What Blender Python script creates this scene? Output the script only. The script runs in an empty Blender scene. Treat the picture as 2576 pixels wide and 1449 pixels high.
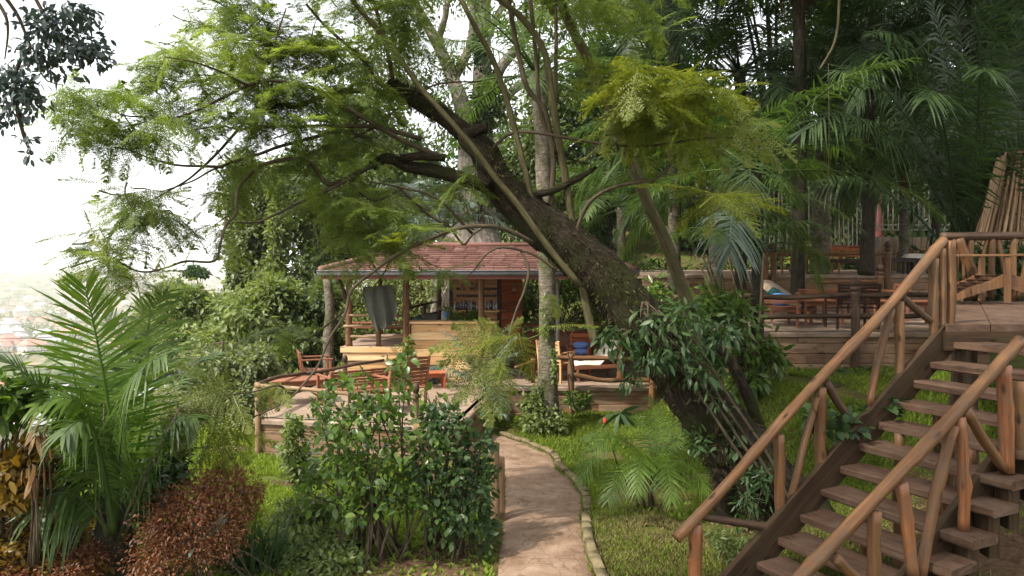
HAZE, EXPO = True, 1.15
import bpy, math, random
import numpy as np
from mathutils import Vector
rng = np.random.default_rng(11); random.seed(11)
F, CX, HY, H = 1950., 1288., 655., 2.8      # focal length in picture units, centre column, horizon row, eye height
def P(x, y, d): return np.array([(x-CX)/F*d, d, H-(y-HY)/F*d])
def PZ(x, y, z): return P(x, y, (H-z)*F/(y-HY))
def sst(a, b, t):
    t = np.clip((np.asarray(t, float)-a)/(b-a), 0, 1); return t*t*(3-2*t)
def gz(x, y):
    """height of the terrain"""
    x = np.asarray(x, float); y = np.asarray(y, float)
    z = -0.05-0.43*sst(7, 13.5, y)+1.33*sst(2.6, 4.2, x)*sst(8.8, 13.4, y)
    z = z+np.clip(0.24*np.maximum(0, y-25)*sst(-7, 6, x), 0, 14)+np.clip(.12*np.maximum(0, x-12), 0, 8)
    z = z+.03*np.sin(x*1.3+y*.7)+.02*np.sin(2.9*x-1.7*y)
    lft = np.maximum(0, -(x+4.9+0.13*np.maximum(0, y-7)))
    zl = z-.42*lft*sst(0, 5, lft)
    r = np.sqrt(x*x+y*y)
    v = -100+3*np.sin(x*.011)*np.cos(y*.009)+sst(2200, 3300, r)*(46+14*np.sin(x*.0021+1)+9*np.sin(x*.0063))
    far = np.where(r > 160, v, np.maximum(v, zl))
    k = sst(160, 900, r)
    far = np.where(r > 160, np.maximum(v, -38-62*k), np.maximum(zl, -38))
    return np.where(r < 160, np.maximum(zl, -38), far)
def G(x, y):
    """picture point -> point of the terrain"""
    d = 8.
    for _ in range(60):
        p = P(x, y, d); t = float(gz(p[0], d)); dn = (H-t)*F/max(y-HY, 1); d = .6*d+.4*min(dn, 60)
    p = P(x, y, d); p[2] = float(gz(p[0], d)); return p
def nrm(a):
    a = np.asarray(a, float); return a/(np.linalg.norm(a, axis=-1, keepdims=True)+1e-9)
# ---------------------------------------------------------------- mesh builder
class MB:
    def __init__(s): s.V = []; s.L = []; s.T = []; s.Q = []; s.n = 0
    def add(s, v, tri=None, quad=None, lc=None):
        v = np.asarray(v, float).reshape(-1, 3); s.V.append(v)
        s.L.append(v.copy() if lc is None else np.asarray(lc, float).reshape(-1, 3))
        if tri is not None and len(tri): s.T.append(np.asarray(tri, np.int64).reshape(-1, 3)+s.n)
        if quad is not None and len(quad): s.Q.append(np.asarray(quad, np.int64).reshape(-1, 4)+s.n)
        s.n += len(v); return s
    def tube(s, pts, rad, sides=8, rough=0., ends=True, smooth=0):
        pts = np.asarray(pts, float); rad = np.atleast_1d(np.asarray(rad, float))
        if len(rad) == 1: rad = np.repeat(rad, len(pts))
        if smooth: pts, rad = spline(pts, rad, smooth)
        n = len(pts); tg = nrm(np.gradient(pts, axis=0))
        u = np.cross(tg[0], [0.31, .17, .93])
        if np.linalg.norm(u) < .1: u = np.cross(tg[0], [1, 0, 0])
        u = nrm(u); U = []
        for i in range(n):
            u = nrm(u-tg[i]*np.dot(u, tg[i])); U.append(u)
        U = np.array(U); W = np.cross(tg, U)
        a = np.arange(sides)*2*math.pi/sides
        k = 1+rough*(rng.normal(size=(n, sides))*.6+.5*np.sin(3*a[None]+np.arange(n)[:, None]*.7+rng.random()*6))
        r = rad[:, None]*k
        v = pts[:, None]+U[:, None]*(np.cos(a)[None, :, None]*r[..., None])+W[:, None]*(np.sin(a)[None, :, None]*r[..., None])
        ln = np.concatenate([[0], np.cumsum(np.linalg.norm(np.diff(pts, axis=0), axis=1))])+rng.random()*20
        lc = np.stack([np.cos(a)[None]*r, np.sin(a)[None]*r, np.repeat(ln[:, None], sides, 1)], -1)
        i = np.arange(n-1)[:, None]*sides; j = np.arange(sides)[None]; j2 = (j+1) % sides
        q = np.stack([i+j, i+j2, i+sides+j2, i+sides+j], -1).reshape(-1, 4)
        v = v.reshape(-1, 3); lc = lc.reshape(-1, 3); t = []
        if ends:
            v = np.concatenate([v, pts[:1], pts[-1:]]); lc = np.concatenate([lc, [[0, 0, ln[0]]], [[0, 0, ln[-1]]]])
            c0 = n*sides
            for b in range(sides):
                t.append((c0, (b+1) % sides, b)); t.append((c0+1, (n-1)*sides+b, (n-1)*sides+(b+1) % sides))
        return s.add(v, t, q, lc)
    def beam(s, p, q, w, h, up=(0, 0, 1), bev=.006):
        """square bar from p to q, w wide and h high, with bevelled long edges"""
        p = np.asarray(p, float); q = np.asarray(q, float); t = nrm(q-p)
        up = np.asarray(up, float)
        if abs(np.dot(t, up)) > .97: up = np.array([0, 1., 0])
        a = nrm(np.cross(t, up)); b = np.cross(a, t); w /= 2; h /= 2; e = min(bev, w*.4, h*.4)
        pr = [(-w+e, -h), (w-e, -h), (w, -h+e), (w, h-e), (w-e, h), (-w+e, h), (-w, h-e), (-w, -h+e)]
        o = rng.random(3)*9; L = np.linalg.norm(q-p)
        v = []; lc = []
        for c, z in ((p, 0), (q, L)):
            for x, y in pr: v.append(c+a*x+b*y); lc.append((x+o[0], y+o[1], z+o[2]))
        f = [(i, (i+1) % 8, 8+(i+1) % 8, 8+i) for i in range(8)]
        f += [(7, 6, 1, 0), (6, 5, 2, 1), (5, 4, 3, 2), (8, 9, 14, 15), (9, 10, 13, 14), (10, 11, 12, 13)]
        return s.add(v, None, f, lc)
    def box(s, c, size, rz=0., bev=.006):
        c = np.asarray(c, float); x, y, z = size; ca, sa = math.cos(rz), math.sin(rz)
        ex = np.array([ca, sa, 0]); ey = np.array([-sa, ca, 0])
        if x >= y: return s.beam(c-ex*x/2, c+ex*x/2, y, z, bev=bev)
        return s.beam(c-ey*y/2, c+ey*y/2, x, z, bev=bev)
    def lathe(s, c, prof, sides=12):
        a = np.arange(sides)*2*math.pi/sides; v = []
        for r, z in prof:
            for k in a: v.append((c[0]+r*math.cos(k), c[1]+r*math.sin(k), c[2]+z))
        n = len(prof); i = np.arange(n-1)[:, None]*sides; j = np.arange(sides)[None]; j2 = (j+1) % sides
        q = np.stack([i+j, i+j2, i+sides+j2, i+sides+j], -1).reshape(-1, 4)
        return s.add(v, None, q)
    def prism(s, poly, y0, y1, axis=1):
        """polygon (a, b) pushed along an axis"""
        n = len(poly); v = []
        for y in (y0, y1):
            for a, b in poly: v.append((a, y, b) if axis == 1 else ((y, a, b) if axis == 0 else (a, b, y)))
        q = [(i, (i+1) % n, n+(i+1) % n, n+i) for i in range(n)]
        c = np.mean(v[:n], 0); d = np.mean(v[n:], 0); v += [tuple(c), tuple(d)]
        t = [(2*n, (i+1) % n, i) for i in range(n)]+[(2*n+1, n+i, n+(i+1) % n) for i in range(n)]
        return s.add(v, t, q)
    def build(s, name, mat, parent=None, smooth=True, label=None, off=None):
        V = np.concatenate(s.V); L = np.concatenate(s.L)
        o0 = np.zeros(3) if off is None else np.asarray(off, float)
        r = parent
        if off is None and r is not None:
            while r.parent is not None: r = r.parent
            o0 = np.array(r.get('_o', (0, 0, 0)))
        V = V-o0
        me = bpy.data.meshes.new(name)
        T = np.concatenate(s.T) if s.T else np.zeros((0, 3), np.int64); Q = np.concatenate(s.Q) if s.Q else np.zeros((0, 4), np.int64)
        me.vertices.add(len(V)); me.vertices.foreach_set('co', V.astype(np.float32).ravel())
        nl = T.size+Q.size; me.loops.add(nl); me.polygons.add(len(T)+len(Q))
        me.loops.foreach_set('vertex_index', np.concatenate([T.ravel(), Q.ravel()]).astype(np.int32))
        st = np.concatenate([np.arange(len(T))*3, T.size+np.arange(len(Q))*4]).astype(np.int32)
        me.polygons.foreach_set('loop_start', st)
        me.polygons.foreach_set('use_smooth', np.full(len(T)+len(Q), smooth))
        at = me.attributes.new('lc', 'FLOAT_VECTOR', 'POINT'); at.data.foreach_set('vector', L.astype(np.float32).ravel())
        me.update(calc_edges=True)
        me.materials.append(mat)
        o = bpy.data.objects.new(name, me); bpy.context.scene.collection.objects.link(o)
        if parent is not None: o.parent = parent
        elif off is not None: o.location = Vector(o0)
        if label: o['label'] = label
        return o
def spline(pts, rad, k):
    pts = np.asarray(pts, float); n = len(pts)
    if n < 3:
        t = np.linspace(0, n-1, (n-1)*k+1)
        return np.stack([np.interp(t, range(n), pts[:, i]) for i in range(3)], 1), np.interp(t, range(n), rad)
    e = np.concatenate([[2*pts[0]-pts[1]], pts, [2*pts[-1]-pts[-2]]]); out = []; ro = []
    for i in range(n-1):
        p0, p1, p2, p3 = e[i:i+4]
        for t in np.arange(k)/k:
            out.append(.5*((2*p1)+(-p0+p2)*t+(2*p0-5*p1+4*p2-p3)*t*t+(-p0+3*p1-3*p2+p3)*t**3)); ro.append(rad[i]*(1-t)+rad[i+1]*t)
    out.append(pts[-1]); ro.append(rad[-1]); return np.array(out), np.array(ro)
# ---------------------------------------------------------------- things and parts
SC = bpy.context.scene
def tag(o, label=None, cat=None, group=None, kind=None):
    if label: o['label'] = label
    if cat: o['category'] = cat
    if group: o['group'] = group
    if kind: o['kind'] = kind
    return o
def thing(name, label, cat, loc, group=None):
    o = bpy.data.objects.new(name, None); SC.collection.objects.link(o); o.empty_display_size = .2
    o.location = Vector(loc); o['_o'] = [float(a) for a in loc]
    return tag(o, label, cat, group)
def local(name, label, cat, group=None): return thing(name, label, cat, (0, 0, 0), group)
def dup(o, loc, rz, label=None, group=None, scale=None):
    kids = {}
    for c in SC.objects:
        if c.parent: kids.setdefault(c.parent.name, []).append(c)
    def cp(a, par):
        b = a.copy(); SC.collection.objects.link(b)
        if par is not None: b.parent = par
        for c in kids.get(a.name, []): cp(c, b)
        return b
    r = cp(o, None); r.location = Vector(loc); r.rotation_euler = (0, 0, rz)
    if scale: r.scale = scale if hasattr(scale, '__len__') else (scale,)*3
    if label: r['label'] = label
    if group: r['group'] = group
    return r
# ---------------------------------------------------------------- materials
def nt(name):
    m = bpy.data.materials.new(name); m.use_nodes = True; t = m.node_tree; t.nodes.clear(); return m, t
def N(t, typ, **kw):
    n = t.nodes.new(typ)
    for k, v in kw.items():
        if k in n.inputs.keys() if hasattr(n.inputs, 'keys') else False: n.inputs[k].default_value = v
        else: setattr(n, k, v)
    return n
def ramp(t, fac, stops):
    r = t.nodes.new('ShaderNodeValToRGB'); e = r.color_ramp.elements
    while len(e) < len(stops): e.new(.5)
    for el, (p, c) in zip(e, stops): el.position = p; el.color = (*c, 1)
    t.links.new(fac, r.inputs[0]); return r.outputs[0]
def noise(t, vec, scale, detail=4, rough=.6):
    n = t.nodes.new('ShaderNodeTexNoise'); n.inputs['Scale'].default_value = scale; n.inputs['Detail'].default_value = detail
    n.inputs['Roughness'].default_value = rough
    if vec is not None: t.links.new(vec, n.inputs['Vector'])
    return n.outputs[0]
def scaled(t, vec, s):
    m = t.nodes.new('ShaderNodeMapping'); m.inputs['Scale'].default_value = s; t.links.new(vec, m.inputs['Vector']); return m.outputs[0]
def mixc(t, f, a, b, mode='MIX'):
    m = t.nodes.new('ShaderNodeMix'); m.data_type = 'RGBA'; m.blend_type = mode
    for s, i in ((f, 0), (a, 6), (b, 7)):
        if hasattr(s, 'links') or hasattr(s, 'is_linked'): t.links.new(s, m.inputs[i])
        elif i == 0: m.inputs[0].default_value = s
        else: m.inputs[i].default_value = (*s, 1)
    return m.outputs[2]
def surf(t, col, rough=.7, spec=.3, bump=None, bd=.02, metal=0.):
    b = t.nodes.new('ShaderNodeBsdfPrincipled'); b.inputs['Roughness'].default_value = rough
    b.inputs['Specular IOR Level'].default_value = spec; b.inputs['Metallic'].default_value = metal
    if hasattr(col, 'is_linked'): t.links.new(col, b.inputs['Base Color'])
    else: b.inputs['Base Color'].default_value = (*col, 1)
    if bump is not None:
        u = t.nodes.new('ShaderNodeBump'); u.inputs['Distance'].default_value = bd; u.inputs['Strength'].default_value = .9
        t.links.new(bump, u.inputs['Height']); t.links.new(u.outputs[0], b.inputs['Normal'])
    o = t.nodes.new('ShaderNodeOutputMaterial'); t.links.new(b.outputs[0], o.inputs[0]); return b
def leaf_mat(name, c0, c1, c2, trans=.35, tcol=None, rough=.45, spec=.35, ns=1.5):
    m, t = nt(name); g = t.nodes.new('ShaderNodeNewGeometry')
    r = g.outputs['Random Per Island']; nz = noise(t, g.outputs['Position'], ns, 2)
    a = t.nodes.new('ShaderNodeMath'); a.operation = 'MULTIPLY_ADD'; t.links.new(nz, a.inputs[0]); a.inputs[1].default_value = 1.1; a.inputs[2].default_value = -.3
    a2 = t.nodes.new('ShaderNodeMath'); a2.operation = 'MULTIPLY_ADD'; t.links.new(r, a2.inputs[0]); a2.inputs[1].default_value = .55; t.links.new(a.outputs[0], a2.inputs[2])
    col = ramp(t, a2.outputs[0], [(0.05, c0), (.5, c1), (.95, c2)])
    b = t.nodes.new('ShaderNodeBsdfPrincipled'); b.inputs['Roughness'].default_value = rough; b.inputs['Specular IOR Level'].default_value = spec
    t.links.new(col, b.inputs['Base Color'])
    tr = t.nodes.new('ShaderNodeBsdfTranslucent')
    tc = mixc(t, 1., col, tcol or (1.9, 1.9, .9), 'MULTIPLY'); t.links.new(tc, tr.inputs[0])
    mx = t.nodes.new('ShaderNodeMixShader'); mx.inputs[0].default_value = trans
    t.links.new(b.outputs[0], mx.inputs[1]); t.links.new(tr.outputs[0], mx.inputs[2])
    o = t.nodes.new('ShaderNodeOutputMaterial'); t.links.new(mx.outputs[0], o.inputs[0]); return m
def attr(t):
    a = t.nodes.new('ShaderNodeAttribute'); a.attribute_name = 'lc'; return a.outputs['Vector']
def bark_mat(name, stops, sc=(5, 5, 1.5), bd=.03, patch=None, ps=1.2):
    m, t = nt(name); v = attr(t); n1 = noise(t, scaled(t, v, sc), 3, 6, .7); col = ramp(t, n1, stops)
    if patch:
        g = t.nodes.new('ShaderNodeNewGeometry'); n2 = noise(t, g.outputs['Position'], ps, 5, .7)
        f = ramp(t, n2, [(.47, (0, 0, 0)), (.6, (1, 1, 1))]); col = mixc(t, f, col, patch)
    surf(t, col, .85, .15, n1, bd); return m
def wood_mat(name, dark, mid, light, rough=.55, sc=1., bd=.004, spec=.3, knots=True, grime=None):
    """grain along each piece"""
    m, t = nt(name); v = attr(t); g = t.nodes.new('ShaderNodeNewGeometry')
    n1 = noise(t, scaled(t, v, (28*sc, 28*sc, 1.1*sc)), 1.5, 5, .65)
    n2 = noise(t, scaled(t, v, (5, 5, .6)), 1.3, 3)
    a = t.nodes.new('ShaderNodeMath'); a.operation = 'MULTIPLY_ADD'; t.links.new(n2, a.inputs[0]); a.inputs[1].default_value = .7
    b = t.nodes.new('ShaderNodeMath'); b.operation = 'MULTIPLY_ADD'; t.links.new(g.outputs['Random Per Island'], b.inputs[0]); b.inputs[1].default_value = .3; b.inputs[2].default_value = -.5
    t.links.new(b.outputs[0], a.inputs[2])
    c = t.nodes.new('ShaderNodeMath'); c.operation = 'ADD'; t.links.new(n1, c.inputs[0]); t.links.new(a.outputs[0], c.inputs[1])
    col = ramp(t, c.outputs[0], [(.22, dark), (.5, mid), (.8, light)])
    if knots:
        vo = t.nodes.new('ShaderNodeTexVoronoi'); vo.inputs['Scale'].default_value = 1.; t.links.new(scaled(t, v, (9, 9, 3.3)), vo.inputs['Vector'])
        k = ramp(t, vo.outputs['Distance'], [(.09, (1, 1, 1)), (.2, (0, 0, 0))]); col = mixc(t, k, col, tuple(x*.35 for x in dark))
    cr = noise(t, scaled(t, v, (70*sc, 70*sc, 1.6)), 1., 3, .6); ck = ramp(t, cr, [(.60, (0, 0, 0)), (.68, (1, 1, 1))]); col = mixc(t, mixc(t, .6, (0, 0, 0), ck), col, tuple(x*.3 for x in dark))
    if grime:
        n3 = noise(t, g.outputs['Position'], 3.5, 6, .75); f = ramp(t, n3, [(.42, (0, 0, 0)), (.7, (1, 1, 1))]); col = mixc(t, f, col, grime)
    surf(t, col, rough, spec, n1, bd); return m
def plain_mat(name, c0, c1, scale=8, rough=.7, spec=.3, bd=.003, metal=0.):
    m, t = nt(name); g = t.nodes.new('ShaderNodeNewGeometry'); n1 = noise(t, g.outputs['Position'], scale, 5, .65)
    surf(t, ramp(t, n1, [(.3, c0), (.7, c1)]), rough, spec, n1, bd, metal); return m
M = {}
M['feather'] = leaf_mat('feather_leaf', (.06, .094, .02), (.115, .165, .036), (.195, .235, .058), .52, (1.65, 1.65, .9), ns=.9)
M['feather_young'] = leaf_mat('young_feather_leaf', (.068, .092, .015), (.125, .158, .026), (.21, .232, .042), .5, (1.7, 1.6, .8), ns=.9)
M['moss'] = leaf_mat('trunk_moss', (.03, .03, .01), (.06, .06, .02), (.11, .105, .04), .2, (1.4, 1.4, .8), .8, .1)
M['feather_stem'] = plain_mat('feather_stem', (.07, .07, .03), (.12, .11, .05))
M['broad'] = leaf_mat('broad_leaf', (.035, .07, .014), (.068, .122, .024), (.135, .2, .042), .4, (1.8, 1.9, .9), .35, .5)
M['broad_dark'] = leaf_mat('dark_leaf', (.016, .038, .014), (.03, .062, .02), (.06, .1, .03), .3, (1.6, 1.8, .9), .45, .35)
M['vine'] = leaf_mat('vine_leaf', (.065, .095, .03), (.115, .155, .05), (.2, .24, .09), .38)
M['wood_leaf'] = leaf_mat('woodland_leaf', (.04, .065, .022), (.075, .11, .036), (.135, .17, .06), .35, ns=.5)  # lightness raised: glare over the left trees put into the leaf colour
M['wood_leaf2'] = leaf_mat('woodland_leaf_pale', (.07, .095, .045), (.12, .15, .07), (.2, .225, .11), .35, ns=.5)  # pale greyish tone carries haze in the leaf colour
M['palm'] = leaf_mat('palm_leaf', (.024, .048, .011), (.048, .086, .018), (.09, .135, .032), .32, (1.7, 1.9, .8), .42, .4)
M['palm_bright'] = leaf_mat('palm_leaf_bright', (.035, .08, .012), (.075, .14, .02), (.14, .21, .035), .42, (1.8, 1.8, .7), .45, .35)
M['palm_grey'] = leaf_mat('palm_leaf_grey', (.06, .09, .07), (.1, .14, .1), (.18, .22, .17), .2, (1.2, 1.4, 1.), .35, .6)
M['palm_dark'] = leaf_mat('palm_leaf_dark', (.016, .033, .012), (.03, .056, .019), (.06, .1, .034), .24, (1.6, 1.9, .8), .4, .5)
M['blue_leaf'] = leaf_mat('blue_green_leaf', (.03, .046, .046), (.048, .068, .066), (.07, .095, .09), .2, (1.2, 1.5, 1.1), .4, .5)
M['copper'] = leaf_mat('copper_leaf', (.06, .024, .011), (.125, .05, .022), (.215, .1, .045), .3, (1.9, 1.1, .6))
M['orange'] = leaf_mat('croton_leaf', (.07, .042, .013), (.15, .095, .018), (.25, .19, .03), .35, (1.8, 1.5, .5), ns=3)
M['brown_leaf'] = leaf_mat('dried_leaf', (.11, .06, .03), (.19, .115, .06), (.28, .19, .11), .25, (1.5, 1.2, .8), .6, .2)
M['grass'] = leaf_mat('grass_blade', (.075, .115, .014), (.14, .2, .024), (.24, .3, .042), .38, (1.6, 1.7, .7), .55, .25, ns=1.1)
M['dry_grass'] = leaf_mat('dry_grass_blade', (.1, .085, .03), (.15, .14, .05), (.24, .21, .09), .3, (1.4, 1.3, .8), .6, .2, ns=1.1)
M['bark'] = bark_mat('mossy_bark', [(.3, (.008, .006, .004)), (.5, (.03, .022, .014)), (.72, (.1, .078, .05))], (13, 13, 3.5), .1, (.035, .038, .012), 2.6)
M['branch'] = bark_mat('branch_bark', [(.25, (.03, .022, .014)), (.6, (.085, .066, .042)), (.8, (.15, .125, .08))], (9, 9, 2), .012)
M['stem'] = bark_mat('green_stem_bark', [(.3, (.035, .031, .016)), (.55, (.085, .075, .036)), (.78, (.16, .14, .075))], (9, 9, 1.5), .01)
M['pale_bark'] = bark_mat('pale_grey_bark', [(.25, (.13, .11, .09)), (.5, (.3, .26, .22)), (.75, (.48, .43, .37))], (3, 3, .8), .03)
M['palm_bark'] = bark_mat('palm_bark', [(.25, (.04, .032, .024)), (.5, (.13, .11, .085)), (.75, (.27, .24, .19))], (3, 3, 7), .05, (.06, .07, .025), 2.2)
M['dark_bark'] = bark_mat('dark_bark', [(.25, (.012, .011, .008)), (.55, (.04, .036, .025)), (.8, (.09, .08, .05))], (5, 5, 2), .03)
M['fibre'] = bark_mat('palm_fibre', [(.25, (.04, .02, .012)), (.55, (.1, .055, .035)), (.8, (.2, .13, .09))], (40, 40, 2), .02)
M['log'] = wood_mat('varnished_log', (.055, .023, .009), (.135, .061, .023), (.24, .125, .054), .5, spec=.3, sc=.6, bd=.009, grime=(.1, .062, .034))
M['log_red'] = wood_mat('reddish_log', (.1, .032, .014), (.2, .072, .028), (.31, .14, .06), .48, spec=.35, sc=.6, bd=.009, grime=(.13, .08, .05))
M['dark_log'] = wood_mat('dark_log', (.022, .012, .008), (.06, .033, .02), (.13, .08, .05), .6, sc=.6)
M['tread'] = wood_mat('dusty_tread', (.035, .019, .012), (.075, .043, .028), (.125, .075, .05), .75, spec=.15, sc=.7, bd=.008, grime=(.115, .077, .053))
M['stringer'] = wood_mat('old_stringer', (.018, .01, .006), (.042, .024, .014), (.08, .05, .028), .8, spec=.15, grime=(.046, .033, .016))
M['deck'] = wood_mat('deck_boards', (.15, .1, .075), (.24, .165, .125), (.34, .26, .21), .75, spec=.2, knots=False, grime=(.33, .25, .2))
M['wall_plank'] = wood_mat('retaining_plank', (.1, .05, .028), (.22, .125, .075), (.34, .22, .145), .7, spec=.2, sc=.5, grime=(.2, .15, .1))
M['timber'] = wood_mat('pale_timber', (.42, .24, .1), (.58, .37, .18), (.72, .53, .31), .5, spec=.3, sc=.5)
M['bar_wood'] = wood_mat('orange_timber', (.4, .19, .08), (.6, .32, .145), (.72, .47, .25), .5, spec=.3, sc=.5)
M['chair_wood'] = wood_mat('chair_wood', (.11, .038, .02), (.21, .08, .042), (.31, .14, .075), .5, spec=.3, sc=.8, knots=False)
M['chair_red'] = wood_mat('chair_wood_red', (.2, .045, .018), (.34, .085, .03), (.45, .14, .055), .5, sc=.8, knots=False)
M['chair_dark'] = wood_mat('chair_wood_dark', (.018, .008, .006), (.036, .016, .012), (.065, .034, .024), .5, sc=.8, knots=False)
M['reed'] = wood_mat('reed', (.1, .056, .026), (.21, .132, .07), (.33, .23, .135), .7, knots=False)
M['concrete'] = plain_mat('worn_concrete', (.185, .13, .093), (.31, .235, .18), 5, .9, .1, .01)
M['stone'] = plain_mat('mossy_stone', (.09, .078, .038), (.2, .16, .095), 9, .9, .1, .02)
M['grey_stone'] = plain_mat('grey_block', (.09, .075, .06), (.2, .17, .14), 9, .9, .1, .02)
M['cloth'] = plain_mat('grey_green_cloth', (.045, .048, .038), (.075, .078, .062), 30, .75, .25, .002)
M['white_cloth'] = plain_mat('white_cloth', (.55, .5, .43), (.7, .66, .58), 9, .85, .2, .004)
M['tan_cloth'] = plain_mat('tan_cloth', (.24, .18, .13), (.36, .29, .22), 9, .85, .2, .004)
M['blue'] = plain_mat('blue_fabric', (.08, .14, .4), (.2, .3, .62), 22, .7, .3, .003)
M['teal'] = plain_mat('teal_fabric', (.012, .07, .075), (.03, .12, .115), 22, .7, .3, .003)
M['green_plastic'] = plain_mat('green_plastic', (.02, .16, .1), (.04, .24, .16), 3, .4, .5, .001)
M['blue_plastic'] = plain_mat('blue_plastic', (.1, .26, .62), (.17, .36, .75), 3, .4, .5, .001)
M['black'] = plain_mat('black_box', (.02, .02, .022), (.035, .035, .038), 9, .5, .4, .001)
M['gutter'] = plain_mat('grey_gutter', (.1, .1, .11), (.17, .17, .185), 3, .6, .3, .001)
M['fascia'] = plain_mat('red_brown_fascia', (.16, .06, .05), (.22, .09, .075), 5, .6, .3, .002)
M['glass'] = plain_mat('dark_bottle_glass', (.01, .01, .01), (.05, .035, .02), 20, .1, .6, .0)
M['pale_glass'] = plain_mat('pale_bottle_label', (.25, .24, .22), (.42, .4, .37), 20, .3, .5, .0)
M['lamp'] = plain_mat('brown_lamp', (.1, .06, .045), (.2, .13, .1), 9, .5, .4, .001)
M['metal'] = plain_mat('pale_metal_bar', (.11, .095, .08), (.22, .2, .17), 7, .5, .4, .001)
M['red_wall'] = plain_mat('red_painted_post', (.11, .035, .03), (.17, .06, .05), 5, .8, .2, .003)
M['wire'] = plain_mat('black_wire', (.02, .02, .02), (.05, .05, .05), 3, .6, .3, .0)
M['house_wall'] = plain_mat('pale_render', (.5, .45, .38), (.68, .63, .56), .8, .9, .1, .0)
M['house_roof'] = plain_mat('rusty_roof', (.3, .13, .09), (.42, .22, .17), .3, .8, .2, .0)
M['tin_roof'] = plain_mat('grey_tin_roof', (.22, .21, .22), (.34, .33, .34), .3, .6, .4, .0)
M['soil'] = plain_mat('soil', (.06, .035, .02), (.14, .09, .055), 14, .95, .05, .02)
M['red_flower'] = plain_mat('red_flower', (.4, .03, .02), (.55, .08, .04), 14, .6, .3, .0)
def tile_mat():
    m, t = nt('red_roof_tile'); g = t.nodes.new('ShaderNodeNewGeometry')
    n1 = noise(t, g.outputs['Position'], 2.2, 6, .7); n2 = noise(t, g.outputs['Position'], 26, 4, .7)
    col = ramp(t, n1, [(.3, (.095, .043, .034)), (.55, (.15, .075, .06)), (.8, (.23, .15, .128))])
    col = mixc(t, .5, col, ramp(t, g.outputs['Random Per Island'], [(0, (.08, .038, .031)), (.6, (.16, .08, .065)), (1, (.235, .15, .125))]))
    surf(t, col, .85, .2, n2, .012); return m
M['tile'] = tile_mat()
def ground_mat():
    m, t = nt('ground'); g = t.nodes.new('ShaderNodeNewGeometry'); p = g.outputs['Position']
    n1 = noise(t, p, 1.3, 6, .7); n2 = noise(t, p, 24, 5, .7); n3 = noise(t, p, .018, 6, .7)
    soil = ramp(t, n2, [(.3, (.05, .035, .018)), (.7, (.13, .095, .05))])
    lawn = ramp(t, n2, [(.3, (.05, .07, .012)), (.7, (.11, .14, .025))])
    near = mixc(t, ramp(t, n1, [(.42, (1, 1, 1)), (.6, (0, 0, 0))]), soil, lawn)
    farc = ramp(t, n3, [(.35, (.05, .07, .025)), (.5, (.1, .11, .05)), (.62, (.26, .17, .11)), (.75, (.3, .24, .17))])
    ln = t.nodes.new('ShaderNodeVectorMath'); ln.operation = 'LENGTH'; t.links.new(p, ln.inputs[0])
    mr = t.nodes.new('ShaderNodeMapRange'); mr.inputs['From Min'].default_value = 60; mr.inputs['From Max'].default_value = 300; t.links.new(ln.outputs['Value'], mr.inputs['Value'])
    surf(t, mixc(t, mr.outputs[0], near, farc), .95, .05, n2, .03); return m
M['ground'] = ground_mat()
def path_mat():
    m, t = nt('path'); g = t.nodes.new('ShaderNodeNewGeometry'); p = g.outputs['Position']
    n1 = noise(t, p, 2.2, 7, .72); n2 = noise(t, p, 30, 4, .7)
    vo = t.nodes.new('ShaderNodeTexVoronoi'); vo.feature = 'DISTANCE_TO_EDGE'; vo.inputs['Scale'].default_value = 2.7
    wv = t.nodes.new('ShaderNodeVectorMath'); wv.operation = 'ADD'; t.links.new(p, wv.inputs[0])
    nz = t.nodes.new('ShaderNodeTexNoise'); nz.inputs['Scale'].default_value = 2.5; t.links.new(p, nz.inputs['Vector']); t.links.new(nz.outputs['Color'], wv.inputs[1]); t.links.new(wv.outputs[0], vo.inputs['Vector'])
    col = ramp(t, n1, [(.3, (.115, .072, .045)), (.5, (.215, .145, .1)), (.72, (.32, .235, .175))])
    cr = ramp(t, vo.outputs['Distance'], [(.008, (1, 1, 1)), (.035, (0, 0, 0))]); col = mixc(t, mixc(t, .5, (0, 0, 0), cr), col, (.075, .045, .028))
    h = mixc(t, .35, n1, n2)
    surf(t, col, .9, .1, h, .03); return m
M['path'] = path_mat()
# ---------------------------------------------------------------- foliage
def rdir(n): return nrm(rng.normal(size=(n, 3)))
def leaves(mb, pts, axis, length, aspect=.45, detail=False, fold=.18, droop=.18, up=None):
    pts = np.asarray(pts, float); m = len(pts); axis = nrm(axis); length = np.broadcast_to(np.asarray(length, float), (m,))
    if up is None: up = nrm(rng.normal(size=(m, 3))*.55+[0, 0, 1])
    sd = nrm(np.cross(axis, up)); nn = np.cross(sd, axis); L = length[:, None]; w = L*aspect/2
    if not detail:
        v = np.stack([pts, pts+axis*L*.42+sd*w+nn*w*fold, pts+axis*L-nn*L*droop, pts+axis*L*.42-sd*w+nn*w*fold], 1)
        i = np.arange(m)[:, None]*4
        return mb.add(v, np.concatenate([i+[0, 1, 2], i+[0, 2, 3]]))
    def st(f, k, dz): return [pts+axis*L*f+sd*w*k+nn*(w*fold*k-L*dz), pts+axis*L*f-nn*L*dz, pts+axis*L*f-sd*w*k+nn*(w*fold*k-L*dz)]
    v = np.stack([pts]+st(.28, .8, .01)+st(.62, .85, droop*.4)+[pts+axis*L-nn*L*droop], 1)
    i = np.arange(m)[:, None]*8
    return mb.add(v, np.concatenate([i+f for f in ([0, 1, 2], [0, 2, 3], [4, 7, 5], [5, 7, 6])]), np.concatenate([i+f for f in ([1, 4, 5, 2], [2, 5, 6, 3])]))
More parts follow.
